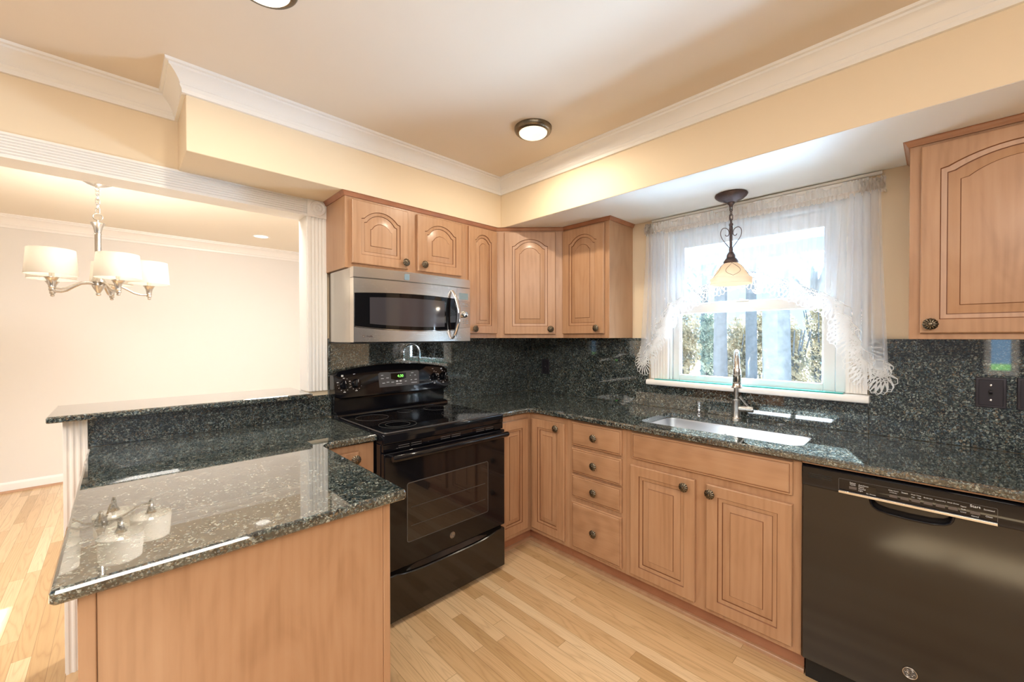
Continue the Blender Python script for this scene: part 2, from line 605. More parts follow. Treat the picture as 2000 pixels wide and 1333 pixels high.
mb = MB(); mb.box(XL - .1, WX + .12, YB - .1, YD + .1, -0.05, 0.0)
struct(mb.build('floor', 'floor'))
mb = MB(); mb.box(XL - .1, WX + .12, YB - .1, WY + .07, Zc, Zc + .06)
struct(mb.build('ceiling', 'ceil'))
mb = MB(); mb.box(XL - .1, WX + .12, WY + .07, YD + .1, 2.45, 2.51)
struct(mb.build('ceiling', 'dceil'))

# window wall of the kitchen with the sink window's opening
OY0, OY1, OZ0, OZ1 = -2.145, -1.235, 1.075, 2.06
mb = MB()
mb.box(WX, WX + .12, YB, OY0, 0, Zc)
mb.box(WX, WX + .12, OY1, WY + .07, 0, Zc)
mb.box(WX, WX + .12, OY0, OY1, 0, OZ0)
mb.box(WX, WX + .12, OY0, OY1, OZ1, Zc)
struct(mb.build('wall_right', 'wall'))
# same wall in the dining room, with a window (outside the picture) that lets the sun reach the floor
mb = MB()
mb.box(WX, WX + .12, WY + .07, 1.50, 0, 2.45)
mb.box(WX, WX + .12, 1.95, YD, 0, 2.45)
mb.box(WX, WX + .12, 1.50, 1.95, 0, 1.52)
mb.box(WX, WX + .12, 1.50, 1.95, 2.10, 2.45)
struct(mb.build('wall_right', 'dining'))
# stove wall: solid right part, header over the opening, half wall under the bar ledge
OPX = -1.772
TW = .122
mb = MB()
mb.box(OPX, WX, WY, WY + .06, 0, Zc, 0)
mb.box(XL, OPX, WY, WY + .06, 2.056, Zc, 0)
mb.box(OPX, WX, WY + .06, TW + WY, 0, 2.45, 1)
mb.box(XL, OPX, WY + .06, TW + WY, 2.056, 2.45, 1)
mb.box(-2.700, OPX, WY, TW + WY, 0, 1.040, 1)
struct(mb.build('wall_back', ['wall', 'dining']))
mb = MB(); mb.box(XL, WX, YD, YD + .1, 0, 2.45)
struct(mb.build('wall_dining', 'dining'))
# walls behind and left of the camera, unseen, coloured dark to deepen reflections
def holed(axis, pos, thick, a0, a1, z1, hole, mats, name):
    h0, h1, k0, k1 = hole
    b = MB()
    for (p0, p1, q0, q1) in ((a0, h0, 0, z1), (h1, a1, 0, z1), (h0, h1, 0, k0), (h0, h1, k1, z1)):
        if axis == 'y':
            b.box(p0, p1, pos, pos + thick, q0, q1)
        else:
            b.box(pos, pos + thick, p0, p1, q0, q1)
    return struct(b.build(name, mats))
mb = MB(); mb.box(XL, WX, YB - .1, YB, 0, Zc)
struct(mb.build('wall_front', 'dark_reflected'))
b = MB()
for (p0, p1, q0, q1) in ((YB, -3.12, 0, Zc), (-3.12, -2.84, 0, .90), (-3.12, -2.84, 1.45, Zc), (-2.84, WY, 0, Zc)):
    b.box(XL - .1, XL, p0, p1, q0, q1)
struct(b.build('wall_left', 'dark_reflected'))
mb = MB(); mb.box(XL - .1, XL, WY, YD, 0, 2.45)
struct(mb.build('wall_left', 'dining'))


def simple_window(name, axis, pos, a0, a1, z0, z1, nm):
    root = bpy.data.objects.new(name, None); COL.objects.link(root); struct(root)
    fr = MB(); gl = MB()
    def B(b, p0, p1, q0, q1, t0, t1):
        if axis == 'y': b.box(p0, p1, pos + t0, pos + t1, q0, q1)
        else: b.box(pos + t0, pos + t1, p0, p1, q0, q1)
    w = .06
    B(fr, a0, a1, z0, z0 + w, -.03, .03); B(fr, a0, a1, z1 - w, z1, -.03, .03)
    for k in range(nm + 1):
        c = a0 + (a1 - a0 - w) * k / nm
        B(fr, c, c + w, z0 + w, z1 - w, -.03, .03)
    for k in range(nm):
        c = a0 + (a1 - a0 - w) * k / nm + w
        d = a0 + (a1 - a0 - w) * (k + 1) / nm
        B(gl, c, d, z0 + w, z1 - w, -.004, .004)
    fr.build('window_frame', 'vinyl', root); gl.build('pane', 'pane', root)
simple_window('window_2', 'x', XL - .05, -3.12, -2.84, .90, 1.45, 1)
simple_window('window_3', 'x', WX + .06, 1.50, 1.95, 1.52, 2.10, 1)

# soffits
SZ = 2.1425
mb = MB()
mb.box(-.577, WX, YB, -.288, SZ, Zc, 0)
o = struct(mb.build('wall_soffit', ['wall', 'soffit_under'], bevel=.003))
for p in o.data.polygons:
    if p.normal.z < -.9: p.material_index = 1
mb = MB()
mb.box(-2.333, WX, -.288, WY, SZ, Zc, 0)
o = struct(mb.build('wall_soffit', ['wall', 'soffit_under'], bevel=.003))

# crown mouldings
CP = [(0, -.098), (.013, -.098), (.014, -.082), (.019, -.076), (.021, -.070), (.019, -.066), (.026, -.052), (.036, -.037), (.050, -.024),
      (.057, -.021), (.058, -.012), (.068, -.010), (.070, 0.0), (0, 0.0)]


def sweep(mb, path, prof, z, m=0, closed=False):
    n = len(path)
    L = []
    for i in range(n):
        p = Vector(path[i])
        if i == 0:
            d = (Vector(path[1]) - p).normalized(); nn = Vector((d.y, -d.x)); k = 1
        elif i == n - 1:
            d = (p - Vector(path[i - 1])).normalized(); nn = Vector((d.y, -d.x)); k = 1
        else:
            a = (p - Vector(path[i - 1])).normalized(); b = (Vector(path[i + 1]) - p).normalized()
            na, nb = Vector((a.y, -a.x)), Vector((b.y, -b.x))
            nn = na + nb; k = 1 + na.dot(nb)
        L.append([(p.x + nn.x * u / k, p.y + nn.y * u / k, z + w) for u, w in prof])
    mb.loops(L, m, True, True)

mb = MB(); sweep(mb, [(XL, WY), (-2.333, WY), (-2.333, -.288), (-.577, -.288), (-.577, YB)], CP, Zc)
struct(mb.build('trim_1', 'trim', angle=25))
mb = MB(); sweep(mb, [(XL, YD), (WX, YD), (WX, WY + TW)], [(u * 1.1, w * 1.15) for u, w in CP], 2.45)
struct(mb.build('trim_2', 'trim', angle=25))
BP = [(0, 0), (.014, 0), (.014, .07), (.010, .085), (.006, .092), (0, .092)]
mb = MB(); sweep(mb, [(XL, YD), (WX, YD), (WX, WY + TW)], BP, 0)
struct(mb.build('baseboard_dining', 'trim'))
mb = MB(); sweep(mb, [(XL, YD), (WX, YD)], [(.014, 0), (.030, 0), (.029, .008), (.024, .015), (.014, .018)], 0)
struct(mb.build('trim_3', 'wood_h'))


# fluted casings
def flutes(w, t, n, edge=.012, depth=.005, seg=5):
    pts = [(0, 0), (0, t)]
    pitch = (w - 2 * edge) / n
    for k in range(n):
        a = edge + k * pitch
        pts += [(a + pitch * .12, t)]
        for s in range(1, seg):
            q = s / seg
            pts.append((a + pitch * (.12 + .76 * q), t - depth * sin(pi * q)))
        pts.append((a + pitch * .88, t))
    pts += [(w, t), (w, 0)]
    return pts

yf = WY - .001
mb = MB()
mb.prism(flutes(.096, .020, 7, .008, .008), XL + .01, -1.777, lambda u, v, a: (a, yf - v, 2.050 + u))
struct(mb.build('trim_4', 'trim', angle=28))
mb = MB()
mb.prism(flutes(.100, .020, 4, .012, .009), 1.066, 2.048, lambda u, v, a: (-1.772 + u, yf - v, a))
struct(mb.build('trim_5', 'trim', angle=28))
mb = MB()   # rosette corner block
mb.box(-1.777, -1.668, yf - .026, yf, 2.048, 2.150)
mb.lathe([(.043, 0), (.043, .003), (.040, .008), (.035, .008), (.032, .003), (.026, .002), (.021, .008), (.016, .009), (.012, .005),
          (.008, .004), (.005, .008), (.0005, .010)], (-1.7225, yf - .0262, 2.099), '-y', 28)
struct(mb.build('trim_6', 'trim'))
mb = MB()
mb.prism(flutes(.068, .018, 3, .006), 0.0, 1.038, lambda u, v, a: (-2.702 + u, yf - v, a))
struct(mb.build('trim_7', 'trim', angle=28))
mb = MB()   # jamb liners of the opening
mb.box(-1.776, OPX + .004, WY - .004, WY + TW + .004, 1.066, 2.052)
mb.box(XL + .01, OPX + .004, WY - .004, WY + TW + .004, 2.0525, 2.060)
mb.box(-2.705, -2.699, WY - .004, WY + TW + .004, 0.0, 1.038)
struct(mb.build('trim_8', 'trim'))

# white strip where the soffit meets the window wall
mb = MB(); mb.tube([(WX - .010, -1.13, 2.133), (WX - .012, -1.7, 2.130), (WX - .010, -2.26, 2.133)], .009, 8)
struct(mb.build('trim_9', 'trim'))

# shoe mouldings on the kitchen floor
SP = [(0, 0), (.016, 0), (.015, .008), (.010, .015), (0, .018)]
mb = MB(); sweep(mb, [(-.893, -.525), (-.525, -.525), (-.525, -2.072)], SP, 0)
struct(mb.build('trim_10', 'wood_h'))

# ------------------------------------------------------------------ sink window (window_1)
win = bpy.data.objects.new('window_1', None); COL.objects.link(win); struct(win, 'white double hung window over the sink')
mb = MB()
mb.prism(flutes(.116, .020, 5), 1.100, 2.120, lambda u, v, a: (WX - .001 - v, -1.128 - u, a))
mb.build('casing', 'trim', win, angle=28)
mb = MB()
mb.prism(flutes(.080, .020, 5), 1.100, 2.120, lambda u, v, a: (WX - .001 - v, -2.214 + .0 + u, a))
mb.build('casing', 'trim', win, angle=28)
mb = MB()
mb.prism(flutes(.075, .020, 4), -2.134, -1.244, lambda u, v, a: (WX - .001 - v, a, 2.045 + u))
mb.build('casing', 'trim', win, angle=28)
mb = MB()   # sill board with rounded nose
mb.prism([(WX + .10, 1.072), (-.048, 1.062), (-.056, 1.066), (-.059, 1.074), (-.058, 1.086), (-.052, 1.094), (-.046, 1.096), (WX + .10, 1.096)],
         -2.224, -1.122, lambda u, v, a: (u, a, v))
mb.build('window_sill', 'trim', win)
mb = MB()   # main frame
fx0, fx1 = WX + .002, WX + .118
for (a, b, z0, z1) in ((-1.262, -1.236, 1.096, 2.058), (-2.144, -2.092, 1.096, 2.058), (-2.092, -1.262, 2.02, 2.058), (-2.092, -1.262, 1.096, 1.100)):
    mb.box(fx0, fx1, b, a, z0, z1)
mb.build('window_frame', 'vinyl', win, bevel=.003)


def sash(name, x, y0, y1, z0, z1, sl, sr, rb, rt, gx):
    b = MB()
    b.box(x, x + .03, y0, y0 + sr, z0, z1)
    b.box(x, x + .03, y1 - sl, y1, z0, z1)
    b.box(x, x + .03, y0 + sr, y1 - sl, z0, z0 + rb)
    b.box(x, x + .03, y0 + sr, y1 - sl, z1 - rt, z1)
    # glazing bead
    for (p0, p1, q0, q1) in ((y0 + sr, y0 + sr + .006, z0 + rb, z1 - rt), (y1 - sl - .006, y1 - sl, z0 + rb, z1 - rt)):
        b.box(x + .006, x + .024, p0, p1, q0, q1)
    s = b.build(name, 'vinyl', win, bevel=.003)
    p = MB(); p.box(x + gx, x + gx + .005, y0 + sr, y1 - sl, z0 + rb, z1 - rt)
    p.build('pane', 'pane', s)
    return s
lo = sash('lower_sash', .030, -2.090, -1.264, 1.100, 1.575, .042, .050, .034, .056, .014)
up = sash('upper_sash', .070, -2.090, -1.264, 1.535, 2.02, .044, .050, .05, .080, .014)
mb = MB()
mb.box(.024, .036, -1.70, -1.63, 1.575, 1.585); mb.box(.026, .034, -1.672, -1.652, 1.585, 1.592)
mb.build('sash_lock', 'vinyl', lo, bevel=.002)
mb = MB(); mb.box(-.040, .028, -2.128, -1.172, 1.0965, 1.1025)
tag(mb.build('glass_strip', 'sillglass', bevel=.001), 'thin strip of sea-green glass lying on the white window sill', 'glass strip')

# ------------------------------------------------------------------ cabinets
GLZ = ['wood_v', 'glaze']


def outline(xl, xr, zb, zt, arch, n=20, rise=.05, full=None):
    """bottom-left, bottom-right, then the top edge from right to left (arched when arch)"""
    pts = [(xl, zb), (xr, zb)]
    hw = (xr - xl) / 2
    c = (xl + xr) / 2
    sh = min(.020, hw * .15)
    R = None
    if arch:
        h = hw - sh
        rs = min(rise, h * .62)
        R = (h * h + rs * rs) / (2 * rs)
    xs = [xr, xr - sh] + [c + (hw - sh) * cos(pi * k / n) for k in range(1, n)] + [xl + sh, xl]
    for i, x in enumerate(xs):
        z = zt
        if arch and 1 <= i <= len(xs) - 2:
            z = zt + .004 + sqrt(max(0, R * R - (x - c) ** 2)) - (R - rs)
        pts.append((x, z))
    return pts


def knob_mesh():
    if 'knob' in bpy.data.meshes: return bpy.data.meshes['knob']
    b = MB()
    b.lathe([(.006, 0), (.005, .006), (.0055, .012), (.010, .015)], (0, 0, 0), '-y', 12, 0, True, False)
    N = 72
    L = []
    for r, h in ((.010, .015), (.0175, .0165), (.0185, .019), (.016, .0225), (.011, .0255), (.0065, .0265), (.0060, .0255), (.0045, .0285), (.0005, .0295)):
        l = []
        for i in range(N):
            a = 2 * pi * i / N
            k = abs(cos(6 * a))
            big = r > .006 and r != .010
            rr = r * (1 + (.08 * (1 - (1 - k) ** 2) - .05 if big else 0))
            hh = h - (.0035 * (1 - k) ** 3 if big else 0)
            l.append((rr * cos(a), -hh, rr * sin(a)))
        L.append(l)
    b.loops(L, 0, False, True)
    o = b.build('knob', 'bronze')
    me = o.data
    bpy.data.objects.remove(o)
    me.name = 'knob'
    return me
KM = knob_mesh()


def add_knob(parent, loc):
    o = bpy.data.objects.new('knob', KM)
    o.scale = (1.18, 1.12, 1.18)
    COL.objects.link(o)
    o.parent = parent
    o.location = loc
    return o


def door(parent, x0, z0, w, h, y, arch=False, knob=None, frame=.050, rot=0.0, name='door', y_loc=None):
    """raised-panel door; local frame: origin at its lower left back corner, front towards -Y"""
    b = MB()
    fr = min(frame, w * .29)
    rise = .046
    ztop = h - fr - (rise * min(1, w / .36) if arch else 0)
    n = 20
    zi, xi = fr, fr

    def inner(d):
        return outline(xi + d, w - xi - d, zi + d, ztop - d, arch, n, rise)
    ref = inner(0)

    def rect(d):
        r = [(d, d), (w - d, d)]
        top = ref[2:]
        for i, (x, z) in enumerate(top):
            q = (x - xi) / (w - 2 * xi)
            r.append((d + (w - 2 * d) * q, h - d))
        return r
    t = .020
    k = min(1.0, (w - 2 * fr) / .20)
    wid = .034 * k
    a, b1, c1 = .0028, .018 * k, .018 * k + .003
    R = [(rect(0), 0), (rect(0), t - .004), (rect(.0015), t - .0015), (rect(.004), t), (inner(0), t), (inner(a), t - .0045),
         (inner(b1), t - .0065), (inner(b1 + .0006), t - .0100), (inner(c1), t - .0100), (inner(c1 + wid * .12), t - .0085),
         (inner(c1 + wid * .90), t - .0038), (inner(c1 + wid * .90 + .0024), t - .0012), (inner(c1 + wid + .003), t - .0010)]
    mats = [0, 0, 0, 0, 1, 0, 1, 1, 0, 0, 1, 0]
    b.loops([[(x, -d, z) for x, z in l] for l, d in R], mats, True, True)
    b.mi[-1] = 0
    o = b.build(name, GLZ, parent, angle=22)
    o.location = (x0, y, z0)
    o.rotation_euler = (0, 0, rot)
    if knob:
        add_knob(o, (knob[0], -t, knob[1]))
    return o


def drawer(parent, x0, z0, w, h, y, knob=True, name='drawer'):
    b = MB()
    t = .020

    def rc(d):
        return [(d, d), (w - d, d), (w - d, h - d), (d, h - d)]
    R = [(0, 0), (0, t - .008), (.003, t - .005), (.008, t - .004), (.010, t - .0045), (.013, t - .001), (.016, t)]
    b.loops([[(x, -d, z) for x, z in rc(i)] for i, d in R], [0, 0, 0, 1, 0, 0], True, True)
    b.mi[-1] = 0
    o = b.build(name, ['wood_h', 'glaze'], parent, angle=22)
    o.location = (x0, y, z0)
    if knob:
        add_knob(o, (w / 2, -t, h / 2))
    return o


RW = -pi / 2    # rotation of units on the window wall: local +X runs along world -Y
FD = -.585      # base cabinet face frames
UD = -.272      # wall cabinet face frames
CROWN = [(0, 0), (.004, .0), (.008, .006), (.010, .012), (.016, .020), (.020, .0215), (0, .0215)]


def crown_piece(parent, path, z=2.1205):
    b = MB()
    sweep(b, path, CROWN, z)
    return b.build('crown_moulding', 'crown_wood', parent, angle=25)


# -- wall cabinet over the microwave
u = thing('wall_cabinet', 'short two-door maple cabinet mounted above the steel microwave', 'cabinet', (-1.675, 0, 0))
mb = MB(); mb.box(0, .790, UD, WY - .001, 1.742, 2.121)
mb.build('body', 'wood_v', u, bevel=.0015)
door(u, .031, 1.768, .331, .337, UD, True, (.308, .036), .050)
door(u, .424, 1.768, .331, .337, UD, True, (.040, .040), .050)
crown_piece(u, [(0, WY - .002), (0, UD), (.790, UD)])

# -- narrow tall cabinet right of the microwave
u = thing('wall_cabinet', 'narrow single-door maple cabinet between the microwave and the corner cabinet', 'cabinet', (-.885, 0, 0))
mb = MB(); mb.box(0, .276, UD, WY - .001, 1.365, 2.121)
mb.build('body', 'wood_v', u, bevel=.0015)
door(u, .021, 1.396, .248, .714, UD, True, (.040, .032), .052)
crown_piece(u, [(0, UD), (.276, UD)])

# -- diagonal corner cabinet
u = thing('wall_cabinet', 'diagonal-faced maple cabinet set across the corner of the room', 'cabinet', (0, 0, 0))
mb = MB()
cor = [(-.609, WY - .001), (-.609, UD), (UD, -.609), (WX - .001, -.609), (WX - .001, WY - .001)]
mb.loops([[(x, y, z) for x, y in cor] for z in (1.365, 2.121)], 0, True, True)
mb.build('body', 'wood_v', u, bevel=.0015)
dl = sqrt(2) * (.609 + UD)
dw = .360
e = (dl - dw) / 2
door(u, -.609 + e * .7071, 1.392, dw, .718, 0, True, (dw - .036, .036), .055, -pi / 4)
for c in u.children:
    if c.name.startswith('door'): c.location.y = UD - e * .7071
crown_piece(u, [(-.609, UD), (UD, -.609)])

# -- single-door cabinet on the window wall
u = thing('wall_cabinet', 'single-door maple cabinet with a bare side panel left of the window curtain', 'cabinet', (0, -.609, 0), RW)
mb = MB(); mb.box(0, .374, UD, WX - .001, 1.365, 2.121)
mb.build('body', 'wood_v', u, bevel=.0015)
door(u, .006, 1.394, .337, .716, UD, True, (.337 - .048, .036), .055)
crown_piece(u, [(0, UD), (.374, UD), (.374, WX - .002)])

# -- big cabinet right of the window
u = thing('wall_cabinet', 'large maple cabinet with an arched door to the right of the window', 'cabinet', (0, -2.361, 0), RW)
mb = MB(); mb.box(0, .570, UD, WX - .001, 1.362, 2.121)
mb.build('body', 'wood_v', u, bevel=.0015)
door(u, .032, 1.386, .506, .722, UD, True, (.029, .034), .052)
crown_piece(u, [(0, WX - .002), (0, UD), (.570, UD)])

# -- base cabinets
TK = -.525
# corner cabinet with two doors meeting at a right angle
u = thing('base_cabinet', 'corner maple base cabinet with two tall doors meeting at a right angle', 'cabinet', (0, 0, 0))
mb = MB()
pl = [(-.893, -.02), (-.893, FD), (FD, FD), (FD, -.893), (-.02, -.893), (-.02, -.02)]
mb.loops([[(x, y, z) for x, y in pl] for z in (.100, .876)], 0, True, True)
mb.build('body', 'wood_v', u)
mb = MB()
pl = [(-.893, -.05), (-.893, TK), (TK, TK), (TK, -.893), (-.05, -.893), (-.05, -.05)]
mb.loops([[(x, y, z) for x, y in pl] for z in (0, .100)], 0, True, True)
mb.build('toe_kick', 'crown_wood', u)
door(u, -.888, .130, .262, .716, FD, False, None, .055)
d = door(u, FD, .130, .270, .716, 0, False, (.215, .680), .052, RW)
d.location = (FD, -.611, .130)
# drawer stack
u = thing('base_cabinet', 'maple base cabinet with a stack of four drawers beside the corner doors', 'cabinet', (0, -.8935, 0), RW)
mb = MB(); mb.box(0, .398, FD, -.02, .100, .876); mb.build('body', 'wood_v', u)
mb = MB(); mb.box(0, .398, TK, -.05, 0, .100); mb.build('toe_kick', 'crown_wood', u)
for z0, z1 in ((.731, .870), (.570, .714), (.424, .558), (.122, .398)):
    drawer(u, .041, z0, .335, z1 - z0, FD)
# sink base
u = thing('sink_base_cabinet', 'wide maple base cabinet under the sink with a plain front board and two doors', 'cabinet', (0, -1.292, 0), RW)
mb = MB()
mb.box(0, .779, FD, FD + .02, .100, .876); mb.box(0, .02, FD + .02, -.02, .100, .876); mb.box(.759, .779, FD + .02, -.02, .100, .876)
mb.box(.02, .759, FD + .02, -.02, .100, .12)
mb.build('body', 'wood_v', u)
mb = MB(); mb.box(0, .779, TK, -.05, 0, .100); mb.build('toe_kick', 'crown_wood', u)
drawer(u, .037, .734, .713, .136, FD, False, 'front_board')
door(u, .032, .125, .335, .576, FD, False, (.290, .536), .050)
door(u, .418, .125, .333, .574, FD, False, (.022, .536), .050)

# peninsula: side-facing cabinet with the finished end panel towards the camera, and the cabinet beside the range
u = thing('base_cabinet', 'maple peninsula cabinet with its broad flat end panel towards the room', 'cabinet', (-2.600, -1.300, 0))
PW, PD = .646, 1.30 + WY - .002 - .02
mb = MB(); mb.box(.0, PW - .022, .006, PD, .0, .886 - .010); mb.build('body', 'wood_v', u)
mb = MB(); mb.box(.026, PW - .022, 0, .0055, .0, .876); mb.build('end_panel', 'wood_v', u, bevel=.001)
mb = MB(); mb.box(0, .0255, -.004, .0055, 0, .876); mb.build('stile', 'wood_v', u, bevel=.002)
mb = MB(); mb.box(PW - .0215, PW, -.003, .66, .10, .876); mb.box(PW - .0215, PW, -.003, .025, 0, .10)
mb.build('face_frame', 'wood_v', u, bevel=.002)
mb = MB(); mb.box(PW - .0215 - .05, PW - .06, .03, .66, 0, .10); mb.build('toe_kick', 'crown_wood', u)
z = .125
for hh in (.275, .265, .155):
    d = drawer(u, 0, 0, .50, hh, 0, True)
    d.rotation_euler = (0, 0, pi / 2)
    d.location = (PW, .040, z)
    z += hh + .018
u = thing('base_cabinet', 'narrow maple base cabinet squeezed between the peninsula and the black range', 'cabinet', (-1.953, 0, 0))
mb = MB(); mb.box(0, .284, FD, -.02, .100, .876); mb.build('body', 'wood_v', u)
mb = MB(); mb.box(0, .284, TK, -.05, 0, .100); mb.build('toe_kick', 'crown_wood', u)
door(u, .012, .125, .196, .722, FD, False, (.172, .690), .045)

# ------------------------------------------------------------------ stone
ZT, ZB = .914, .8855
lp = [(-2.634, -1.340), (-1.917, -1.340), (-1.917, -.618), (-1.667, -.618), (-1.667, -.001), (-2.634, -.001)]
lp = fillet(lp, [.012, .012, .055, 0, 0, .0])
mb = MB(); slab(mb, lp, ZB, ZT, .008)
tag(mb.build('countertop', 'granite', angle=25), 'dark green granite worktop of the peninsula left of the range', 'countertop')
sink_hole = fillet([(-.500, -2.052), (-.130, -2.052), (-.130, -1.312), (-.500, -1.312)], .055, 8)
rp = [(-.893, -.001), (-.893, -.618), (-.620, -.618), (-.620, -3.1), (-.001, -3.1), (-.001, -.001)]
rp = fillet(rp, [0, .0, .045, 0, 0, 0])
mb = MB(); slab(mb, rp, ZB, ZT, .008, [list(reversed(sink_hole))])
ct = mb.build('countertop', 'granite', angle=25)
tag(ct, 'L-shaped dark green granite worktop that holds the sink', 'countertop')
mb = MB(); mb.box(-.604, -.10, -3.09, -2.076, .8775, .8850); mb.build('support_board', 'wood_h', ct)


def bsplash(x0, x1, y0, y1, z0, z1, label):
    b = MB(); b.box(x0, x1, y0, y1, z0, z1)
    return tag(b.build('backsplash', 'granite', bevel=.0012), label, 'backsplash')
g_ = WY - .0005
bsplash(-1.664, -.0005, 0, g_, .9145, 1.3645, 'polished granite backsplash slab on the wall behind the range')
bsplash(0, g_, -1.1070, -.001, .9145, 1.3645, 'granite backsplash slab left of the window, with a dark outlet')
bsplash(0, g_, -2.2185, -1.1085, .9145, 1.0605, 'low granite backsplash strip right below the window sill')
bsplash(0, g_, -3.1, -2.2200, .9145, 1.3615, 'granite backsplash slab right of the window, behind the switch plates')
bsplash(-2.632, -1.6665, 0, g_, .9145, 1.0395, 'long low granite strip between the peninsula worktop and the bar ledge')
mb = MB(); slab(mb, fillet([(-2.742, -.088), (-1.7785, -.088), (-1.7785, .292), (-2.742, .292)], .006, 3), 1.0405, 1.0655, .007)
tag(mb.build('bar_ledge', 'granite', angle=25), 'raised granite bar ledge capping the half wall', 'bar ledge')

# ------------------------------------------------------------------ sink and taps
u = thing('sink', 'stainless undermount sink bowl sunk into the granite below the window', 'sink', (-.315, -1.682, .70))
mb = MB()
h0 = [(x + .315, y + 1.682) for x, y in sink_hole]
def grow(p, d): return inset(p, -d)
zz = .8845 - .70
L = [[(x, y, zz) for x, y in grow(h0, .022)], [(x, y, zz) for x, y in grow(h0, -.003)], [(x, y, zz - .01) for x, y in grow(h0, -.005)],
     [(x, y, .03) for x, y in grow(h0, -.012)], [(x, y, .010) for x, y in grow(h0, -.022)], [(x, y, .002) for x, y in grow(h0, -.045)]]
mb.loops(L, 0, False, True)
bw = mb.build('bowl', 'sinksteel', u, angle=50)
s = bw.modifiers.new('thickness', 'SOLIDIFY'); s.thickness = .0012; s.offset = -1
mb = MB(); mb.lathe([(.045, .0025), (.045, .005), (.038, .006), (.034, .002), (.0005, .002)], (0, .0, 0), 'z', 24, 0)
mb.build('drain', 'chrome', u)
mark(bw, 2, .010, (.169, 0.045, .137), (pi / 2, 0, -pi / 2), 'nickel')
mark(bw, 6, .007, (.169, 0.015, .135), (pi / 2, 0, -pi / 2), 'nickel')

fx, fy = -.063, -1.667
u = thing('faucet', 'brushed steel pull-down faucet standing behind the sink', 'faucet', (fx, fy, ZT))
mb = MB(); mb.lathe([(.029, 0), (.029, .006), (.024, .010), (.0225, .014), (.0215, .060), (.0205, .098), (.024, .100), (.024, .106), (.017, .109), (.0145, .112)],
                    (0, 0, 0), 'z', 28, 0, True, True)
mb.build('base', 'nickel', u)
D = Vector((-.95, -.31, 0)).normalized()
mb = MB()
pts = [Vector((0, 0, .108)), Vector((0, 0, .20)), Vector((0, 0, .285))]
rr = .092
for k in range(1, 13):
    a = pi * k / 12
    pts.append(Vector((0, 0, .285)) + D * (rr - rr * cos(a)) + Vector((0, 0, rr * sin(a))))
mb.tube(pts, .0135, 14)
mb.build('spout', 'nickel', u)
tip = D * (2 * rr) + Vector((0, 0, .285))
mb = MB(); mb.lathe([(.0150, .012), (.0175, .006), (.0185, -.012), (.0185, -.020), (.0215, -.024), (.0195, -.027), (.0195, -.062), (.0215, -.064),
                     (.0215, -.066), (.0200, -.068), (.0225, -.082), (.0265, -.087), (.0265, -.090), (.018, -.0915)], tuple(tip), 'z', 24, 0, True, True)
mb.build('spray_head', 'nickel', u)
mb = MB()
bx = tip + D * .0185 + Vector((0, 0, -.045))
side = Vector((-D.y, D.x, 0))
mb.loops([[tuple(bx + D * dd + side * (-.55 * 0 + .006 * cos(t) * s_ - .004) + Vector((0, 0, .014 * sin(t) * s_))) for t in [2 * pi * k / 16 for k in range(16)]]
          for dd, s_ in ((-.003, 1), (.003, 1), (.004, .8))], 0, False, True)
mb.build('spray_button', 'rubber', u)
mb = MB()
E1 = Vector((.10, -.98, 0)).normalized()
ax = [Vector((0, 0, .062)) + E1 * q for q in (.012, .020, .048, .0485, .052, .0525, .078, .083, .085)]
mb.tube(ax, [.0165, .0175, .0175, .0165, .0165, .0175, .0175, .016, .010], 20)
hub = mb.build('handle_hub', 'nickel', u)
mb = MB()
p0 = Vector((0, 0, .075)) + E1 * .058
mb.tube([p0, p0 + Vector((-.012, .018, .026)), p0 + Vector((-.020, .032, .050)), p0 + Vector((-.022, .0355, .055))], [.006, .0058, .0075, .0085], 12)
mb.build('lever', 'nickel', hub)

u = thing('air_gap_cap', 'short stepped steel air-gap cap left of the faucet', 'air gap', (-.062, -1.464, ZT))
mb = MB(); mb.lathe([(.019, 0), (.019, .004), (.013, .007), (.012, .018), (.0135, .020), (.0135, .026), (.0115, .029), (.0115, .038), (.016, .040), (.0165, .046),
                     (.0115, .049), (.0115, .056), (.0145, .058), (.0165, .066), (.0150, .073), (.008, .078), (.0005, .0785)], (0, 0, 0), 'z', 24, 0, True, True)
mb.build('body', 'chrome', u)
u = thing('hole_cover', 'low round steel hole cover right of the faucet', 'hole cover', (-.060, -1.880, ZT))
mb = MB(); mb.lathe([(.020, 0), (.020, .003), (.016, .006), (.0005, .0075)], (0, 0, 0), 'z', 24, 0, True, True)
mb.build('cap', 'chrome', u)

# ------------------------------------------------------------------ range
RX0, RW_ = -1.661, .762
u = thing('range', 'black electric range with a glass cooktop and a large oven window', 'range', (RX0, 0, 0))
W_ = RW_
mb = MB()
mb.box(0, W_, -.640, -.012, .030, .868)
mb.box(.02, W_ - .02, -.600, -.03, 0, .030)
mb.build('body', 'black', u, bevel=.003)
mb = MB()
cp = fillet([(0, -.664), (W_, -.664), (W_, -.055), (0, -.055)], .012, 4)
slab(mb, cp, .868, .9165, .006)
cookt = mb.build('cooktop', 'black', u, angle=30)
mb = MB(); slab(mb, fillet([(.022, -.642), (W_ - .022, -.642), (W_ - .022, -.105), (.022, -.105)], .014, 4), .9165, .9205, .002)
gl = mb.build('glass_top', 'blackglass', cookt, angle=30)
for (bx_, by_, rad) in ((.115 + .03, -.245, (.088,)), (.165, -.500, (.095, .062)), (.585, -.480, (.112, .075)), (.580, -.225, (.078,)), (.38, -.19, (.045,))):
    b = MB()
    for r_ in rad:
        b.lathe([(r_ - .0011, .0001), (r_ - .0011, .0004), (r_ + .0011, .0004), (r_ + .0011, .0001)], (bx_, by_, .9205), 'z', 48, 0)
    b.build('burner_ring', 'ring', gl)
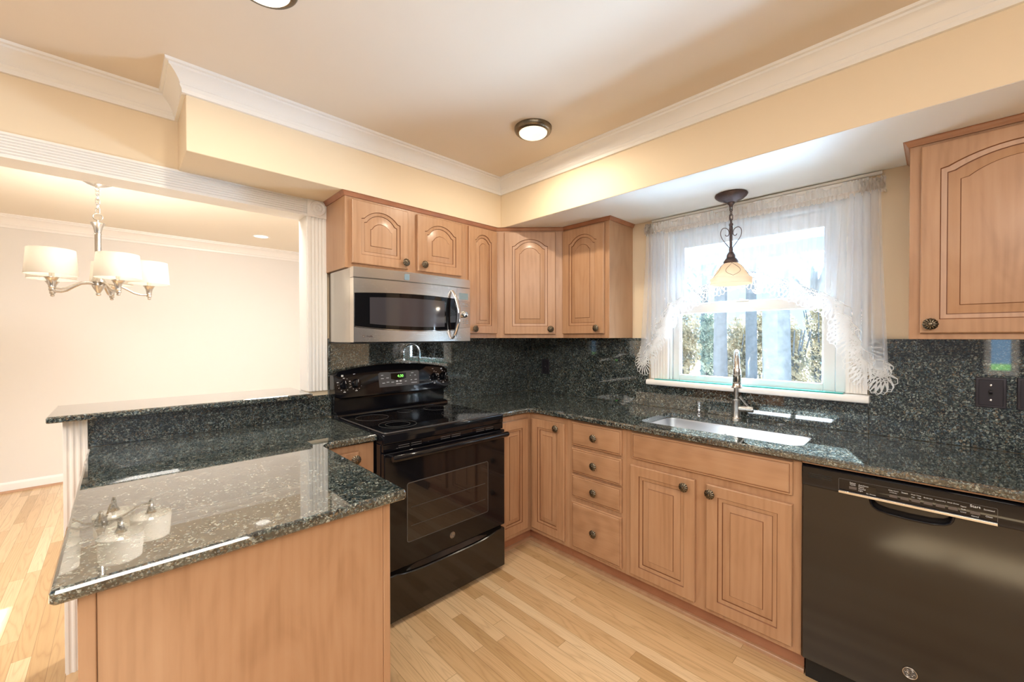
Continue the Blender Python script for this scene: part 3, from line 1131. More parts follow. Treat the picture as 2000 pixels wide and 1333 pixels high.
# chrome line round the cooktop
mb = MB()
rim = fillet([(.019, -.645), (W_ - .019, -.645), (W_ - .019, -.102), (.019, -.102)], .016, 4)
mb.loops([[(x, y, .9166) for x, y in rim], [(x, y, .9195) for x, y in inset(rim, .0012)], [(x, y, .9166) for x, y in inset(rim, .003)]], 0)
mb.build('cooktop_rim', 'panel', cookt)
# backguard
mb = MB()
mb.box(.006, W_ - .006, -.055, -.010, .868, 1.035)
mb.prism([(-.105, .9170), (-.100, .9300), (-.088, .940), (-.056, .944), (-.054, .9170)], .006, W_ - .006, lambda a, b, x: (x, a, b))
bgd = mb.build('backguard', 'black', u, bevel=.002)
mb = MB()
nx = 24
loopsF = []
for (yy0, zlow, top) in ((-.012, 1.022, 0), (-.095, 1.022, 0),):
    pass
Lp = []
for k in range(nx + 1):
    q = k / nx
    x = -.004 + (W_ + .008) * q
    zt = 1.168 + .038 * (1 - (2 * q - 1) ** 2)
    edge = min(q, 1 - q) * (W_ + .008)
    rd = .014 - sqrt(max(0, .014 ** 2 - max(0, .014 - edge) ** 2)) if edge < .014 else 0
    zt -= rd
    Lp.append([(x, -.012, 1.020 + rd), (x, -.094, 1.020 + rd), (x, -.100, 1.026 + rd), (x, -.080, zt - .012), (x, -.072, zt - .003), (x, -.060, zt), (x, -.012, zt)])
mb.loops(Lp, 0, True, True)
con = mb.build('control_console', 'black', u, angle=40)
tilt = math.atan2(.020, .146)
def face_pt(x, z, off=0.0):     # point on the tilted console face
    return (x, -.100 + (z - 1.026) * (.020 / .140) - off, z)
TILT = (pi / 2 - tilt * 1.0, 0, 0)
mb = MB()
# display panel
q = [(.262, 1.066), (.535, 1.066), (.540, 1.150), (.530, 1.156), (.270, 1.156), (.258, 1.148)]
mb.loops([[face_pt(x, z, .0003) for x, z in q], [face_pt(x, z, .003) for x, z in q]], 0, False, True)
dpl = mb.build('display_panel', 'panel', con)
mb = MB()
q = [(.340 + .105 * k / 10, 1.112 - .010 * sin(pi * k / 10)) for k in range(11)] + [(.445, 1.146), (.340, 1.146)]
mb.loops([[face_pt(x, z, .0030) for x, z in q], [face_pt(x, z, .0034) for x, z in q]], 0, False, True)
mb.build('display_window', 'blackglass', dpl)
text(dpl, '4:30', .024, face_pt(.405, 1.127, .0040), TILT, 'digit', 'clock_digits')
for (x, z, s_) in ((.283, 1.138, 'Bake'), (.283, 1.118, 'Broil'), (.318, 1.120, 'Light'), (.290, 1.090, 'Clean'), (.318, 1.094, 'Timer'), (.350, 1.092, 'Clock'),
                   (.440, 1.092, 'Cook'), (.490, 1.142, 'Start'), (.475, 1.126, 'On'), (.510, 1.126, 'Off'), (.480, 1.098, 'Set'), (.512, 1.098, 'Clear'),
                   (.500, 1.080, 'Control Lock'), (.392, 1.080, 'Temp / Time')):
    mark(dpl, len(s_), .0085, face_pt(x, z, .0034), TILT, 'letter')
mb = MB()
for c_ in (.380, .404):
    o_ = face_pt(c_, 1.096, .003)
    mb.box(o_[0] - .007, o_[0] + .007, o_[1] - .0012, o_[1] + .0005, o_[2] - .005, o_[2] + .005)
mb.build('keypad', 'letter', dpl)
for kx, kz in ((.051, 1.100), (.120, 1.103), (.655, 1.106), (.724, 1.106)):
    b = MB()
    b.lathe([(.0255, .0), (.0255, .003), (.0235, .006), (.0215, .017), (.019, .019), (.0005, .019)], (0, 0, 0), '-y', 28, 0)
    b.box(-.0045, .0045, -.032, -.016, -.0215, .0215, 0)
    k_ = b.build('knob', 'black', con, bevel=.001)
    k_.location = face_pt(kx, kz, .0)
    k_.rotation_euler = (-tilt, 0, .0)
    k_.rotation_euler.y = random.choice((0.1, -.15, .25))
    mk = MB(); mk.box(-.0008, .0008, -.0328, -.0318, .004, .020); mk.build('pointer_mark', 'letter', k_)
    tm = MB()
    for j in range(9):
        a = radians(150 + 240 * j / 8 + 30)
        p_ = face_pt(kx + .036 * cos(a), kz + .036 * sin(a), .0003)
        tm.box(p_[0] - .0022, p_[0] + .0022, p_[1] - .0006, p_[1] + .0006, p_[2] - .0011, p_[2] + .0011)
    tm.build('dial_marks', 'letter', con)
    tm = MB()
    p_ = face_pt(kx - .008, kz + .050, .0003)
    tm.box(p_[0] - .006, p_[0] + .006, p_[1] - .0006, p_[1] + .0006, p_[2] - .005, p_[2] + .005)
    tm.build('burner_icon', 'letter', con)
    mark(con, 3, .008, face_pt(kx, kz + .036, .0006), TILT, 'letter')
    mark(con, 3, .008, face_pt(kx - .036, kz + .014, .0006), TILT, 'letter')
    mark(con, 4, .008, face_pt(kx, kz - .043, .0006), TILT, 'letter')
# vent band under the cooktop
mb = MB(); mb.box(.004, W_ - .004, -.660, -.640, .832, .866)
vb = mb.build('vent_band', 'black', u, bevel=.002)
for cx_ in (.145, .385, .620):
    mb = MB()
    for k in (-1, 1):
        for r_ in (0, 1):
            mb.box(cx_ + k * .034 - .029, cx_ + k * .034 + .029, -.6612, -.6595, .8415 + r_ * .010, .8445 + r_ * .010)
    mb.build('vent_slot', 'panel', vb)
# oven door
mb = MB(); mb.box(.002, W_ - .002, -.674, -.642, .268, .828)
od = mb.build('oven_door', 'black', u, bevel=.004)
mb = MB()
wl = fillet([(.118, .378), (.632, .378), (.632, .668), (.118, .668)], .012, 4)
mb.loops([[(x, -.6742, z) for x, z in wl], [(x, -.6752, z) for x, z in wl], [(x, -.6752, z) for x, z in inset(wl, .004)]], 0)
mb.build('window_trim', 'panel', od)
mb = MB()
mb.loops([[(x, -.6740, z) for x, z in inset(wl, .004)], [(x, -.6746, z) for x, z in inset(wl, .004)]], 0, False, True)
ow = mb.build('oven_window', 'oven_glass', od)
mb = MB()
for z_ in (.455, .545):
    mb.tube([(.14, -.6750, z_), (.61, -.6750, z_)], .0012, 6)
mb.build('rack_lines', 'panel', ow)
mb = MB()
mb.tube([(.020, -.722, .812), (.030, -.722, .812), (.38, -.728, .812), (W_ - .030, -.722, .812), (W_ - .020, -.722, .812)], [.013, .0155, .0155, .0155, .013], 16)
for x in (.040, W_ - .040):
    mb.tube([(x, -.673, .810), (x, -.720, .812)], .012, 12)
mb.build('handle', 'black', od)


def emblem(parent, c, r, mat, axis_rot=None, name='emblem', yoff=0.0):
    """round badge with a ring and a cursive two-letter monogram"""
    b = MB()
    x0, y0, z0 = c
    b.lathe([(r, 0), (r, r * .08), (r * .95, r * .11), (r * .88, r * .08), (r * .86, .0)], c, '-y', 36, 0)
    t_ = r * .045
    def P(pts, rad=t_):
        b.tube([(x0 + p[0] * r, y0 - r * .03, z0 + p[1] * r) for p in pts], rad, 6)
    # four curls just inside the ring
    for k in range(4):
        a0 = k * pi / 2 + .5
        pp = [(.72 * cos(a0 + .9 * q / 6), .72 * sin(a0 + .9 * q / 6)) for q in range(7)]
        a1 = a0 + .9
        pp += [(.72 * cos(a1) - .14 * cos(a1) * (1 - cos(s)) - .10 * sin(s) * sin(a1), .72 * sin(a1) - .14 * sin(a1) * (1 - cos(s)) + .10 * sin(s) * cos(a1)) for s in (.8, 1.6, 2.4, 3.1)]
        P(pp)
    # G
    g1 = [(-.30 + .16 * cos(s), .26 + .16 * sin(s)) for s in [6.0 - 6.9 * q / 18 + 0 for q in range(19)]]
    P(g1)
    P([(-.42, .34), (-.46, .10), (-.34, -.02), (-.16, .06), (-.10, .22), (-.12, -.10), (-.20, -.34), (-.38, -.42), (-.50, -.28), (-.36, -.14), (-.12, -.06)])
    # E
    P([(.42, .36), (.30, .44), (.16, .36), (.16, .20), (.28, .12), (.36, .12), (.22, .08), (.12, -.10), (.14, -.32), (.30, -.42), (.46, -.30), (.50, -.12), (.36, -.16)])
    return b.build(name, mat, parent, angle=60)
mb = MB(); mb.lathe([(.0165, 0), (.0165, .0015), (.0005, .002)], (.384, -.6742, .328), '-y', 28, 0)
eb = mb.build('emblem', 'nickel', od)
emblem(eb, (.384, -.6762, .328), .0145, 'panel', name='monogram')
# storage drawer
mb = MB()
nx = 24
Lp = []
for k in range(nx + 1):
    q = k / nx
    x = .002 + (W_ - .004) * q
    s_ = max(0, 1 - ((q - .5) / .42) ** 2)
    zt = .246 - .022 * sin(min(1, s_) * pi / 2) ** .8
    Lp.append([(x, -.642, .022), (x, -.668, .022), (x, -.672, .026), (x, -.672, zt - .004), (x, -.668, zt), (x, -.655, zt), (x, -.642, .246)])
mb.loops(Lp, 0, True, True)
mb.build('storage_drawer', 'black_door', u, angle=40)

# ------------------------------------------------------------------ microwave
u = thing('microwave', 'stainless over-the-range microwave mounted below the short cabinet', 'microwave', (RX0, 0, 1.337))
H_ = .403
mb = MB(); mb.box(0, W_, -.301, -.001, 0.006, H_); mb.build('body', 'steel_dark', u, bevel=.002)
mb = MB(); mb.box(0, W_, -.300, -.001, -.001, .0055); mb.build('underside', 'rubber', u)


def bow(x):   # front face of the bowed door
    q = 2 * x / W_ - 1
    return -.345 - .022 * (1 - q * q)


def bowed(name, x0, x1, zlo, zhi, mat, parent, n=20, depth=.044, off=0.0):
    b = MB(); L = []
    for k in range(n + 1):
        x = x0 + (x1 - x0) * k / n
        a = zlo(x) if callable(zlo) else zlo
        c = zhi(x) if callable(zhi) else zhi
        y = bow(x) - off
        yb = max(y + depth, -.3005) if depth > .03 else y + depth
        L.append([(x, yb, a), (x, y + .002, a), (x, y, a + .002), (x, y, c - .002), (x, y + .002, c), (x, yb, c)])
    b.loops(L, 0, True, True)
    return b.build(name, mat, parent, angle=40)
SX = .647
bowed('vent_cover', 0, W_, .348, H_, 'steel', u)
lo_c = lambda x: .094 - .020 * (1 - (2 * x / W_ - 1) ** 2)
hi_c = lambda x: .2665 + .014 * (1 - (2 * x / W_ - 1) ** 2)
md = bowed('door', 0, SX, .008, .346, 'steel', u)
mw_ = bowed('window_surround', .004, SX - .001, lo_c, hi_c, 'blackglass', md, 24, .004, .0015)
bowed('window_mesh', .083, .552, lambda x: lo_c(x) + .018, lambda x: hi_c(x) - .024, 'lcd', mw_, 20, .001, .0018)
M['mesh_glass'] = plain('microwave_window', (0.05, 0.045, 0.05), 0.06, spec=0.8)
for c in mw_.children: c.data.materials[0] = M['mesh_glass']
bowed('trim_line', .002, SX, lambda x: lo_c(x) - .006, lambda x: lo_c(x) + .001, 'chrome', md, 24, .006, .002)
cpn = bowed('control_panel', SX + .002, W_, .008, .346, 'steel', u, 8)
lowp = bowed('keypad', SX + .004, W_ - .002, lambda x: lo_c(x) + .004, lambda x: hi_c(x) - .004, 'steel_dark', cpn, 8, .003, .0012)
bowed('display', SX + .020, W_ - .020, .272, .314, 'lcd', cpn, 6, .002, .0012)
mb = MB()
x = .703
mb.lathe([(.022, 0), (.022, .008), (.019, .024), (.016, .027), (.0005, .028)], (x, bow(x) - .001, .178), '-y', 28, 0)
mb.build('dial', 'chrome', cpn)
for k in range(5):
    for j in range(3):
        mark(lowp, 5 + (k * 3 + j * 2) % 4, .0055, (.675 + j * .028, bow(.70) - .0022, .145 - k * .011 if k < 3 else .245 - (k - 3) * .012), FACE, 'lcd')
mb = MB()
hp = []
for k in range(17):
    q = k / 16
    hp.append((.607 + .014 * sin(pi * q), bow(.61) - .004 - .048 * sin(pi * q) ** .7, .024 + .298 * q))
mb.tube(hp, [.006 + .0085 * sin(pi * k / 16) ** .7 for k in range(17)], 14)
mb.build('handle', 'chrome', md)
mb = MB()
y = bow(.295) - .0008
mb.loops([[(x_, y, z_) for x_, z_ in fillet([(.281, .356), (.311, .356), (.311, .390), (.281, .390)], .004, 3)],
          [(x_, y - .002, z_) for x_, z_ in fillet([(.281, .356), (.311, .356), (.311, .390), (.281, .390)], .004, 3)]], 0, False, True)
mb.build('badge', 'lcd', u)
mb = MB(); q = fillet([(.046, .032), (.058, .032), (.058, .046), (.046, .046)], .002, 3)
mb.loops([[(x_, bow(.052) - .0002, z_) for x_, z_ in q], [(x_, bow(.052) - .0010, z_) for x_, z_ in q]], 0, False, True)
lg = mb.build('emblem', 'letter_dark', md)
emblem(lg, (.052, bow(.052) - .0012, .039), .0052, 'nickel', name='monogram')
text(md, 'Profile', .013, (.066, bow(.11) - .0008, .039), FACE, 'letter_dark', align='LEFT')

# ------------------------------------------------------------------ dishwasher
u = thing('dishwasher', 'black dishwasher below the worktop right of the sink cabinet', 'dishwasher', (0, -2.0755, 0), RW)
DW = .600
mb = MB(); mb.box(.004, DW - .004, -.575, -.02, .11, .866); mb.build('tub', 'rubber', u)
mb = MB(); mb.box(.004, DW - .004, -.545, -.10, 0, .108); mb.build('toe_kick', 'rubber', u)
mb = MB()
n = 20; Lp = []
DF = lambda z: -.610 - .004 * sin(pi * (z - .114) / .76)
# door skin with a scooped handle pocket below the control strip
RIM = [(.203, .794), (.206, .780), (.211, .771), (.222, .763), (.250, .7565), (.304, .7545), (.358, .7565), (.386, .763), (.397, .771), (.402, .780), (.405, .794)]
zs = [.114 + (.694 - .114) * k / n for k in range(n + 1)]
Lp = [[(0, -.576, z), (0, DF(z) + .006, z), (.006, DF(z), z), (DW - .006, DF(z), z), (DW, DF(z) + .006, z), (DW, -.576, z)] for z in zs]
mb.loops(Lp, 0, True, False)
cols = [0.0, .006] + [r_[0] for r_ in RIM] + [DW - .006, DW]
Lp = []
for x in cols:
    zt = interp_rim = .794
    if .203 < x < .405:
        for (xa, za), (xb, zb) in zip(RIM, RIM[1:]):
            if xa <= x <= xb: zt = za + (zb - za) * (x - xa) / (xb - xa)
    e_ = .006 if x in (0.0, DW) else 0
    Lp.append([(x, -.576, .694)] + [(x, DF(z) + e_, z) for z in [.694 + (zt - .694) * q / 6 for q in range(7)]] + [(x, -.576, zt)])
mb.loops(Lp, 0, True, True)
mb.box(.203, .405, -.588, -.577, .750, .794)
dd = mb.build('door', 'black_door', u, angle=40)
mb = MB()
mb.tube([(x_, -.613 - .003 * sin(pi * (x_ - .203) / .202), z_ - .001) for x_, z_ in RIM], .0042, 10)
mb.build('handle_rim', 'black', dd)
mb = MB()
Lp = []
for z, dz in ((.7945, .0), (.80, -.002), (.83, -.004), (.866, -.003), (.872, .004)):
    Lp.append([(0, -.577, z), (0, -.608 + dz, z), (.004, -.612 + dz, z), (DW - .004, -.612 + dz, z), (DW, -.608 + dz, z), (DW, -.577, z)])
mb.loops(Lp, 0, True, True)
cpn = mb.build('control_panel', 'black', u, angle=40)
CY = -.6165
mb = MB()
q = fillet([(.1145, .8045), (.4965, .8045), (.4965, .8480), (.1145, .8480)], .004, 3)
mb.loops([[(x_, CY + .001, z_) for x_, z_ in q], [(x_, CY - .0006, z_) for x_, z_ in q], [(x_, CY - .0006, z_) for x_, z_ in inset(q, .0012)]], 0)
fr_ = mb.build('panel_outline', 'panel', cpn)
mb = MB(); mb.box(.1145, .4965, -.622, -.612, .7955, .8040); mb.build('bright_strip', 'chrome', cpn, bevel=.001)
for bx0 in (.145, .253, .281, .308, .337, .365, .393, .440):
    b = MB(); b.box(bx0, bx0 + .021, CY - .0012, CY + .001, .816, .8255); b.build('button', 'button', cpn, bevel=.0006)
mb = MB(); mb.box(.192, .219, CY - .0008, CY + .001, .815, .838); mb.build('display', 'blackglass', cpn)
for s_, x_, z_, sz in (('Select', .155, .8385, .0062), ('Cycle', .155, .8325, .0062), ('AutoSense', .171, .836, .0055), ('Heavy', .171, .8295, .0055),
                       ('Normal', .171, .823, .0055), ('Light', .171, .8165, .0055), ('Est. Minutes', .2055, .811, .0045), ('Delay Hours', .2635, .840, .0043), ('2 4 8 Hrs', .2635, .833, .0043), ('Steam', .2915, .840, .0058), ('Wash Temp', .319, .840, .0043),
                       ('Hot', .312, .832, .0042), ('High', .327, .832, .0042), ('Bottle Jets', .3475, .838, .0043), ('Heated Dry', .3755, .838, .0043),
                       ('Wash Zones', .4035, .838, .0043), ('Upper', .4260, .834, .0043), ('Both', .4260, .8255, .0043), ('Lower', .4260, .8165, .0043),
                       ('Start', .4505, .841, .0100), ('Cancel', .4505, .8105, .005), ('Sanitized', .4790, .838, .0055), ('Clean', .4790, .818, .0055)):
    text(cpn, s_, sz * 1.15, (x_, CY - .0009, z_), FACE, 'letter', align='LEFT' if x_ == .171 else 'CENTER')
mb = MB()
for k in range(3):
    mb = MB(); mb.box(.022, .094, -.6168, -.610, .830 + k * .0062, .833 + k * .0062)
    mb.build('vent_slot', 'rubber', cpn)
eb = MB(); eb.lathe([(.0185, 0), (.0185, .0006), (.0005, .0008)], (.308, DF(.23) - .0002, .230), '-y', 32, 0)
eb = eb.build('emblem_ground', 'panel', dd)
emblem(eb, (.308, DF(.23) - .0010, .230), .0190, 'nickel', name='monogram')

# ------------------------------------------------------------------ outlet and switches
def plate(name, label, cat, y0, y1, z0, z1, kind):
    w, h = y1 - y0, z1 - z0
    u = thing(name, label, cat, (-.0002, y1, z0), RW, 'dark wall plates on the backsplash')
    b = MB()
    R = [(0, 0), (0, .004), (.002, .0075), (.009, .0085), (.010, .006), (.013, .006)]
    b.loops([[(i, -d, i), (w - i, -d, i), (w - i, -d, h - i), (i, -d, h - i)] for i, d in R], 0, True, True)
    b.build('plate', 'plate', u, angle=20)
    if kind == 'switch':
        b = MB(); b.box(w / 2 - .006, w / 2 + .006, -.0075, -.006, h / 2 - .013, h / 2 + .013); tg = b.build('toggle_slot', 'rubber', u)
        b = MB(); b.prism([(-.007, h / 2 - .008), (-.016, h / 2 + .002), (-.016, h / 2 + .008), (-.007, h / 2 + .008)], w / 2 - .004, w / 2 + .004, lambda a, c, x: (x, a, c)); b.build('toggle', 'plate', tg)
    else:
        for dz in (-.020, .020):
            b = MB(); b.lathe([(.015, .0), (.015, .0025), (.0005, .003)], (w / 2, -.006, h / 2 + dz), '-y', 20, 0); rc = b.build('socket', 'plate', u)
            b = MB()
            for dx in (-.006, .006): b.box(w / 2 + dx - .001, w / 2 + dx + .001, -.0094, -.0088, h / 2 + dz - .004, h / 2 + dz + .005)
            b.build('slot', 'rubber', rc)
    for dz in ((-.030, .030) if kind == 'switch' else (0,)):
        b = MB(); b.lathe([(.0035, 0), (.0035, .0012), (.0005, .0018)], (w / 2, -.006, h / 2 + dz), '-y', 12, 0); b.build('screw', 'nickel', u)
    return u
plate('outlet', 'dark outlet plate on the backsplash left of the window', 'outlet', -.242, -.163, 1.070, 1.190, 'outlet')
plate('light_switch', 'dark switch plate with one toggle right of the window', 'switch', -2.633, -2.550, 1.085, 1.207, 'switch')
plate('light_switch', 'dark wall plate half cut off by the right edge of the picture', 'switch', -2.745, -2.658, 1.085, 1.210, 'outlet')

# ------------------------------------------------------------------ sheer curtain with lace
u = thing('curtain', 'sheer white swag curtain with crochet lace hem hung across the sink window', 'curtain', (0, 0, 0))
ROD = 2.052
CX = -.028


def lerp(a, b, t): return a + (b - a) * t


def interp(pts, x):
    for (x0, y0), (x1, y1) in zip(pts, pts[1:]):
        if x0 <= x <= x1 or x1 <= x <= x0:
            return lerp(y0, y1, (x - x0) / (x1 - x0) if x1 != x0 else 0)
    return pts[0][1] if abs(x - pts[0][0]) < abs(x - pts[-1][0]) else pts[-1][1]


def panel(name, ta, tb, ba, bb, hem, folds, amp, x0, mat, ns=120, nz=24, phase=0.0, gather=.35):
    """sheet from the rod down; s runs from side a to side b; hem(s) gives its lower edge"""
    b = MB(); L = []
    for k in range(nz + 1):
        t = k / nz
        l = []
        for i in range(ns + 1):
            s = i / ns
            zb = hem(s)
            z = lerp(ROD - .005, zb, t)
            a = amp * (gather + (1 - gather) * t)
            tt = (ROD - z) / .95
            y = lerp(lerp(ta, tb, s), lerp(ba, bb, s), tt ** 1.3 if tt > 0 else 0)
            ph = 2 * pi * folds * s + phase
            l.append((x0 - a * (.5 + .5 * sin(ph)) - .10 * a * sin(2.3 * ph + 1), y + .45 * a * cos(ph), z))
        L.append(l)
    b.loops(L, 0, ring=False)
    return b.build(name, mat, u, angle=180), L[-1]


lace_n = [0]


def lace(parent, edge, depth, step, xoff=-.002, name='lace_trim'):
    """scalloped crochet fans hung below a polyline edge"""
    P = [Vector(p) for p in edge]
    cum = [0.0]
    for a, c in zip(P, P[1:]): cum.append(cum[-1] + (c - a).length)
    tot = cum[-1]

    def at(d):
        for i in range(len(cum) - 1):
            if cum[i] <= d <= cum[i + 1] + 1e-9:
                q = (d - cum[i]) / max(1e-9, cum[i + 1] - cum[i])
                return P[i].lerp(P[i + 1], q)
        return P[-1]
    b = MB()
    n = max(1, int(round(tot / step)))
    b.tube([p + Vector((xoff, 0, 0)) for p in P[::2]], .0018, 4, 0, False)

    def strip(pts, w):
        V = []; Fs = []
        for i, p in enumerate(pts):
            t = (pts[min(i + 1, len(pts) - 1)] - pts[max(i - 1, 0)])
            nn = Vector((0, -t.z, t.y)).normalized() * (w if not isinstance(w, list) else w[i])
            V += [p + nn, p - nn]
            if i: Fs.append((2 * i - 2, 2 * i - 1, 2 * i + 1, 2 * i))
        b.add(V, Fs)
    for k in range(n):
        d0, d1 = tot * k / n, tot * (k + 1) / n
        A, B = at(d0), at(d1)
        C = (A + B) / 2 + Vector((xoff - .001 * (k % 2), 0, 0))
        ex = (B - A); ex.x = 0
        w = ex.length
        ex.normalize()
        dn = Vector((0, ex.z, -ex.y))
        if dn.z > 0: dn = -dn
        dn = (dn * .65 + Vector((0, 0, -1)) * .35).normalized()
        R0, R1 = depth * .34, depth
        base = C + dn * (depth * .04)
        rim = []
        for j in range(9):
            a = radians(-78 + 156 * j / 8)
            v = ex * sin(a) * .78 + dn * cos(a)
            w_ = w * .5 / depth
            p0 = base + v * R0 * .9
            p1 = base + (ex * sin(a) * (.55 + .6 * w_) + dn * cos(a)) * R1 * .93
            m_ = p0.lerp(p1, .62)
            strip([p0, m_, p1], [.0013, .0042, .0022])
            rim.append(p1)
        for R_, ww in ((R0 * .45, .0016), (R0 * .75, .0018), (R0 * 1.0, .0018)):
            strip([base + (ex * sin(radians(a)) * .8 + dn * cos(radians(a))) * R_ for a in range(-85, 86, 17)], ww)
        for j in range(5):
            a = radians(-60 + 30 * j)
            strip([base, base + (ex * sin(a) * .8 + dn * cos(a)) * R0 * .75], .0012)
        sc = []
        for j in range(8):
            mid = (rim[j] + rim[j + 1]) / 2
            o_ = (mid - base).normalized() * depth * .09
            sc += [rim[j], mid + o_]
        sc.append(rim[8])
        strip(sc, .0016)
        # joining mesh between fans
        strip([A + Vector((xoff, 0, 0)), rim[0]], .0012)
        strip([B + Vector((xoff, 0, 0)), rim[8]], .0012)
        strip([A + Vector((xoff, 0, 0)), A + Vector((xoff, 0, 0)) + dn * depth * .45], .0010)
    return b.build(name, 'lace', parent, angle=180)


# centre swag: inverted V between the tails
swag_hem = [(-1.20, 1.515), (-1.29, 1.575), (-1.45, 1.655), (-1.58, 1.715), (-1.67, 1.745), (-1.76, 1.725), (-1.90, 1.655), (-2.03, 1.585), (-2.12, 1.515), (-2.19, 1.43)]
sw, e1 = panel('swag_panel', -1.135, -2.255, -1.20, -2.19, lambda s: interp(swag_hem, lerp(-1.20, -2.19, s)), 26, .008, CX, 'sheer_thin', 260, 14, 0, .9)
lace(sw, [p for p in e1][::3], .095, .072, -.003)
# left tail
lh = [(0, 1.200), (.18, 1.26), (.30, 1.32), (.45, 1.36), (.60, 1.42), (.78, 1.46), (1.0, 1.58)]
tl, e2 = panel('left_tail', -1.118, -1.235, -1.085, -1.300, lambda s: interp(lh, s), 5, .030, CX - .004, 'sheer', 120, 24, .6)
lace(tl, e2[::2], .090, .058)
lace(tl, [(x - .003, y, z + .035) for x, y, z in e2[::2]], .060, .050)
rh = [(0, 1.48), (.18, 1.43), (.30, 1.36), (.45, 1.29), (.58, 1.235), (1.0, 1.205)]
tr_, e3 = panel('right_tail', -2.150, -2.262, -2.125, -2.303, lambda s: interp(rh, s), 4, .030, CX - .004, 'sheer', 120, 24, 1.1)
lace(tr_, e3[::2], .105, .062)
lace(tr_, [(x - .003, y, z + .045) for x, y, z in e3[::2]], .070, .055)
# gathered rod pocket and ruffled heading
mb = MB(); L = []
ns = 420
def hz(s): return .040 + .010 * sin(9 * s * 2 * pi + 1.3) + .006 * sin(23 * s * 2 * pi)
for zf in (-.022, -.008, .006):
    L.append([(CX - .006 - .006 * sin(pi * (zf + .022) / .028) - .0028 * sin(2 * pi * 75 * i / ns), lerp(-1.110, -2.268, i / ns), ROD + zf) for i in range(ns + 1)])
mb.loops(L, 0, ring=False)
mb.build('rod_pocket', 'sheer_thick', u, angle=180)
mb = MB(); L = []
for q in (0, .5, 1):
    L.append([(CX - .006 - (.004 + .007 * q) * (.5 + .5 * sin(2 * pi * 48 * i / ns + 2 * q)), lerp(-1.106, -2.272, i / ns), ROD + .006 + hz(i / ns) * q) for i in range(ns + 1)])
mb.loops(L, 0, ring=False)
mb.build('heading_ruffle', 'sheer', u, angle=180)
M['sheer_ruffle'] = sheer('ruffled_voile', (0.88, 0.87, 0.87), 0.45)
bpy.data.objects['heading_ruffle'].data.materials[0] = M['sheer_ruffle']
for (ya, yb) in ((-1.108, -1.165), (-2.185, -2.276)):
    b = MB(); L = []
    for q in (0, .35, .7, 1):
        L.append([(CX - .010 - (.010 + .016 * sin(pi * min(1, q * .9))) * (.5 + .5 * sin(2 * pi * 7 * i / 70 + 3 * q)), lerp(ya, yb, i / 70) + .004 * sin(9 * q + i * .5), ROD - .012 + .062 * q + .006 * sin(i * .45)) for i in range(71)])
    b.loops(L, 0, ring=False)
    b.build('end_ruffle', 'sheer_thick', u, angle=180)
mb = MB(); mb.tube([(CX - .004, -1.105, ROD - .008), (CX - .004, -2.272, ROD - .008)], .0045, 10)
for y in (-1.105, -2.272):
    mb.tube([(CX - .004, y, ROD - .008), (WX - .001, y, ROD - .008)], .0045, 8)
mb.build('curtain_rod', 'trim', u)

# ------------------------------------------------------------------ pendant over the sink
px, py = -.150, -1.664
u = thing('pendant_light', 'bronze pendant lamp with heart scrolls and an alabaster bell shade over the sink', 'pendant light', (px, py, 0))
mb = MB(); mb.lathe([(.078, SZ - .0005), (.080, SZ - .006), (.076, SZ - .014), (.062, SZ - .026), (.045, SZ - .034), (.040, SZ - .036), (.034, SZ - .040),
                     (.018, SZ - .045), (.017, SZ - .052), (.011, SZ - .058), (.008, SZ - .068), (.0005, SZ - .070)], (0, 0, 0), 'z', 36, 0, True, False)
mb.build('canopy', 'bronze_dark', u)


def link(b, c, L, w, r, ang, n=20):
    pts = []
    for k in range(n):
        a = 2 * pi * k / n
        q = w * cos(a); z = (L / 2 - w) * (1 if sin(a) > 0 else -1) + w * sin(a)
        pts.append((c[0] + q * cos(ang), c[1] + q * sin(ang), c[2] + z))
    b.tube(pts, r, 6, 0, False, True)
mb = MB()
link(mb, (0, 0, 2.066), .030, .0075, .0022, 2.3)
link(mb, (0, 0, 2.044), .034, .0085, .0022, .75)
link(mb, (0, 0, 2.018), .034, .0085, .0022, 2.3)
link(mb, (0, 0, 1.994), .030, .0075, .0022, .75)
mb.tube([(.004, .003, 2.075), (.007, .005, 2.05), (.002, .006, 2.02), (.005, .002, 1.985), (0, 0, 1.975)], .0022, 6)
mb.build('chain', 'bronze_dark', u)
mb = MB(); mb.lathe([(.0005, 1.988), (.010, 1.984), (.011, 1.974), (.008, 1.970), (.009, 1.955), (.0075, 1.93), (.0065, 1.86), (.010, 1.845), (.009, 1.835), (.0095, 1.81)],
                    (0, 0, 0), 'z', 16, 0)
mb.build('stem', 'bronze_dark', u)
for k in range(4):
    a = radians(20 + 90 * k)
    pr = [(.0, 1.846), (.012, 1.860), (.030, 1.886), (.044, 1.910), (.050, 1.932), (.047, 1.952), (.036, 1.963), (.022, 1.960), (.012, 1.948), (.009, 1.932), (.014, 1.920),
          (.023, 1.919), (.028, 1.927)]
    # smooth
    sm = []
    for i in range(len(pr) - 1):
        p_1 = pr[max(i - 1, 0)]; p0 = pr[i]; p1 = pr[i + 1]; p2 = pr[min(i + 2, len(pr) - 1)]
        for t in (0, .33, .67):
            sm.append(tuple(.5 * ((2 * p0[j]) + (-p_1[j] + p1[j]) * t + (2 * p_1[j] - 5 * p0[j] + 4 * p1[j] - p2[j]) * t * t + (-p_1[j] + 3 * p0[j] - 3 * p1[j] + p2[j]) * t ** 3) for j in (0, 1)))
    sm.append(pr[-1])
    b = MB(); b.tube([(r_ * cos(a), r_ * sin(a), z_) for r_, z_ in sm], .0022, 6)
    b.build('scroll', 'bronze_dark', u)
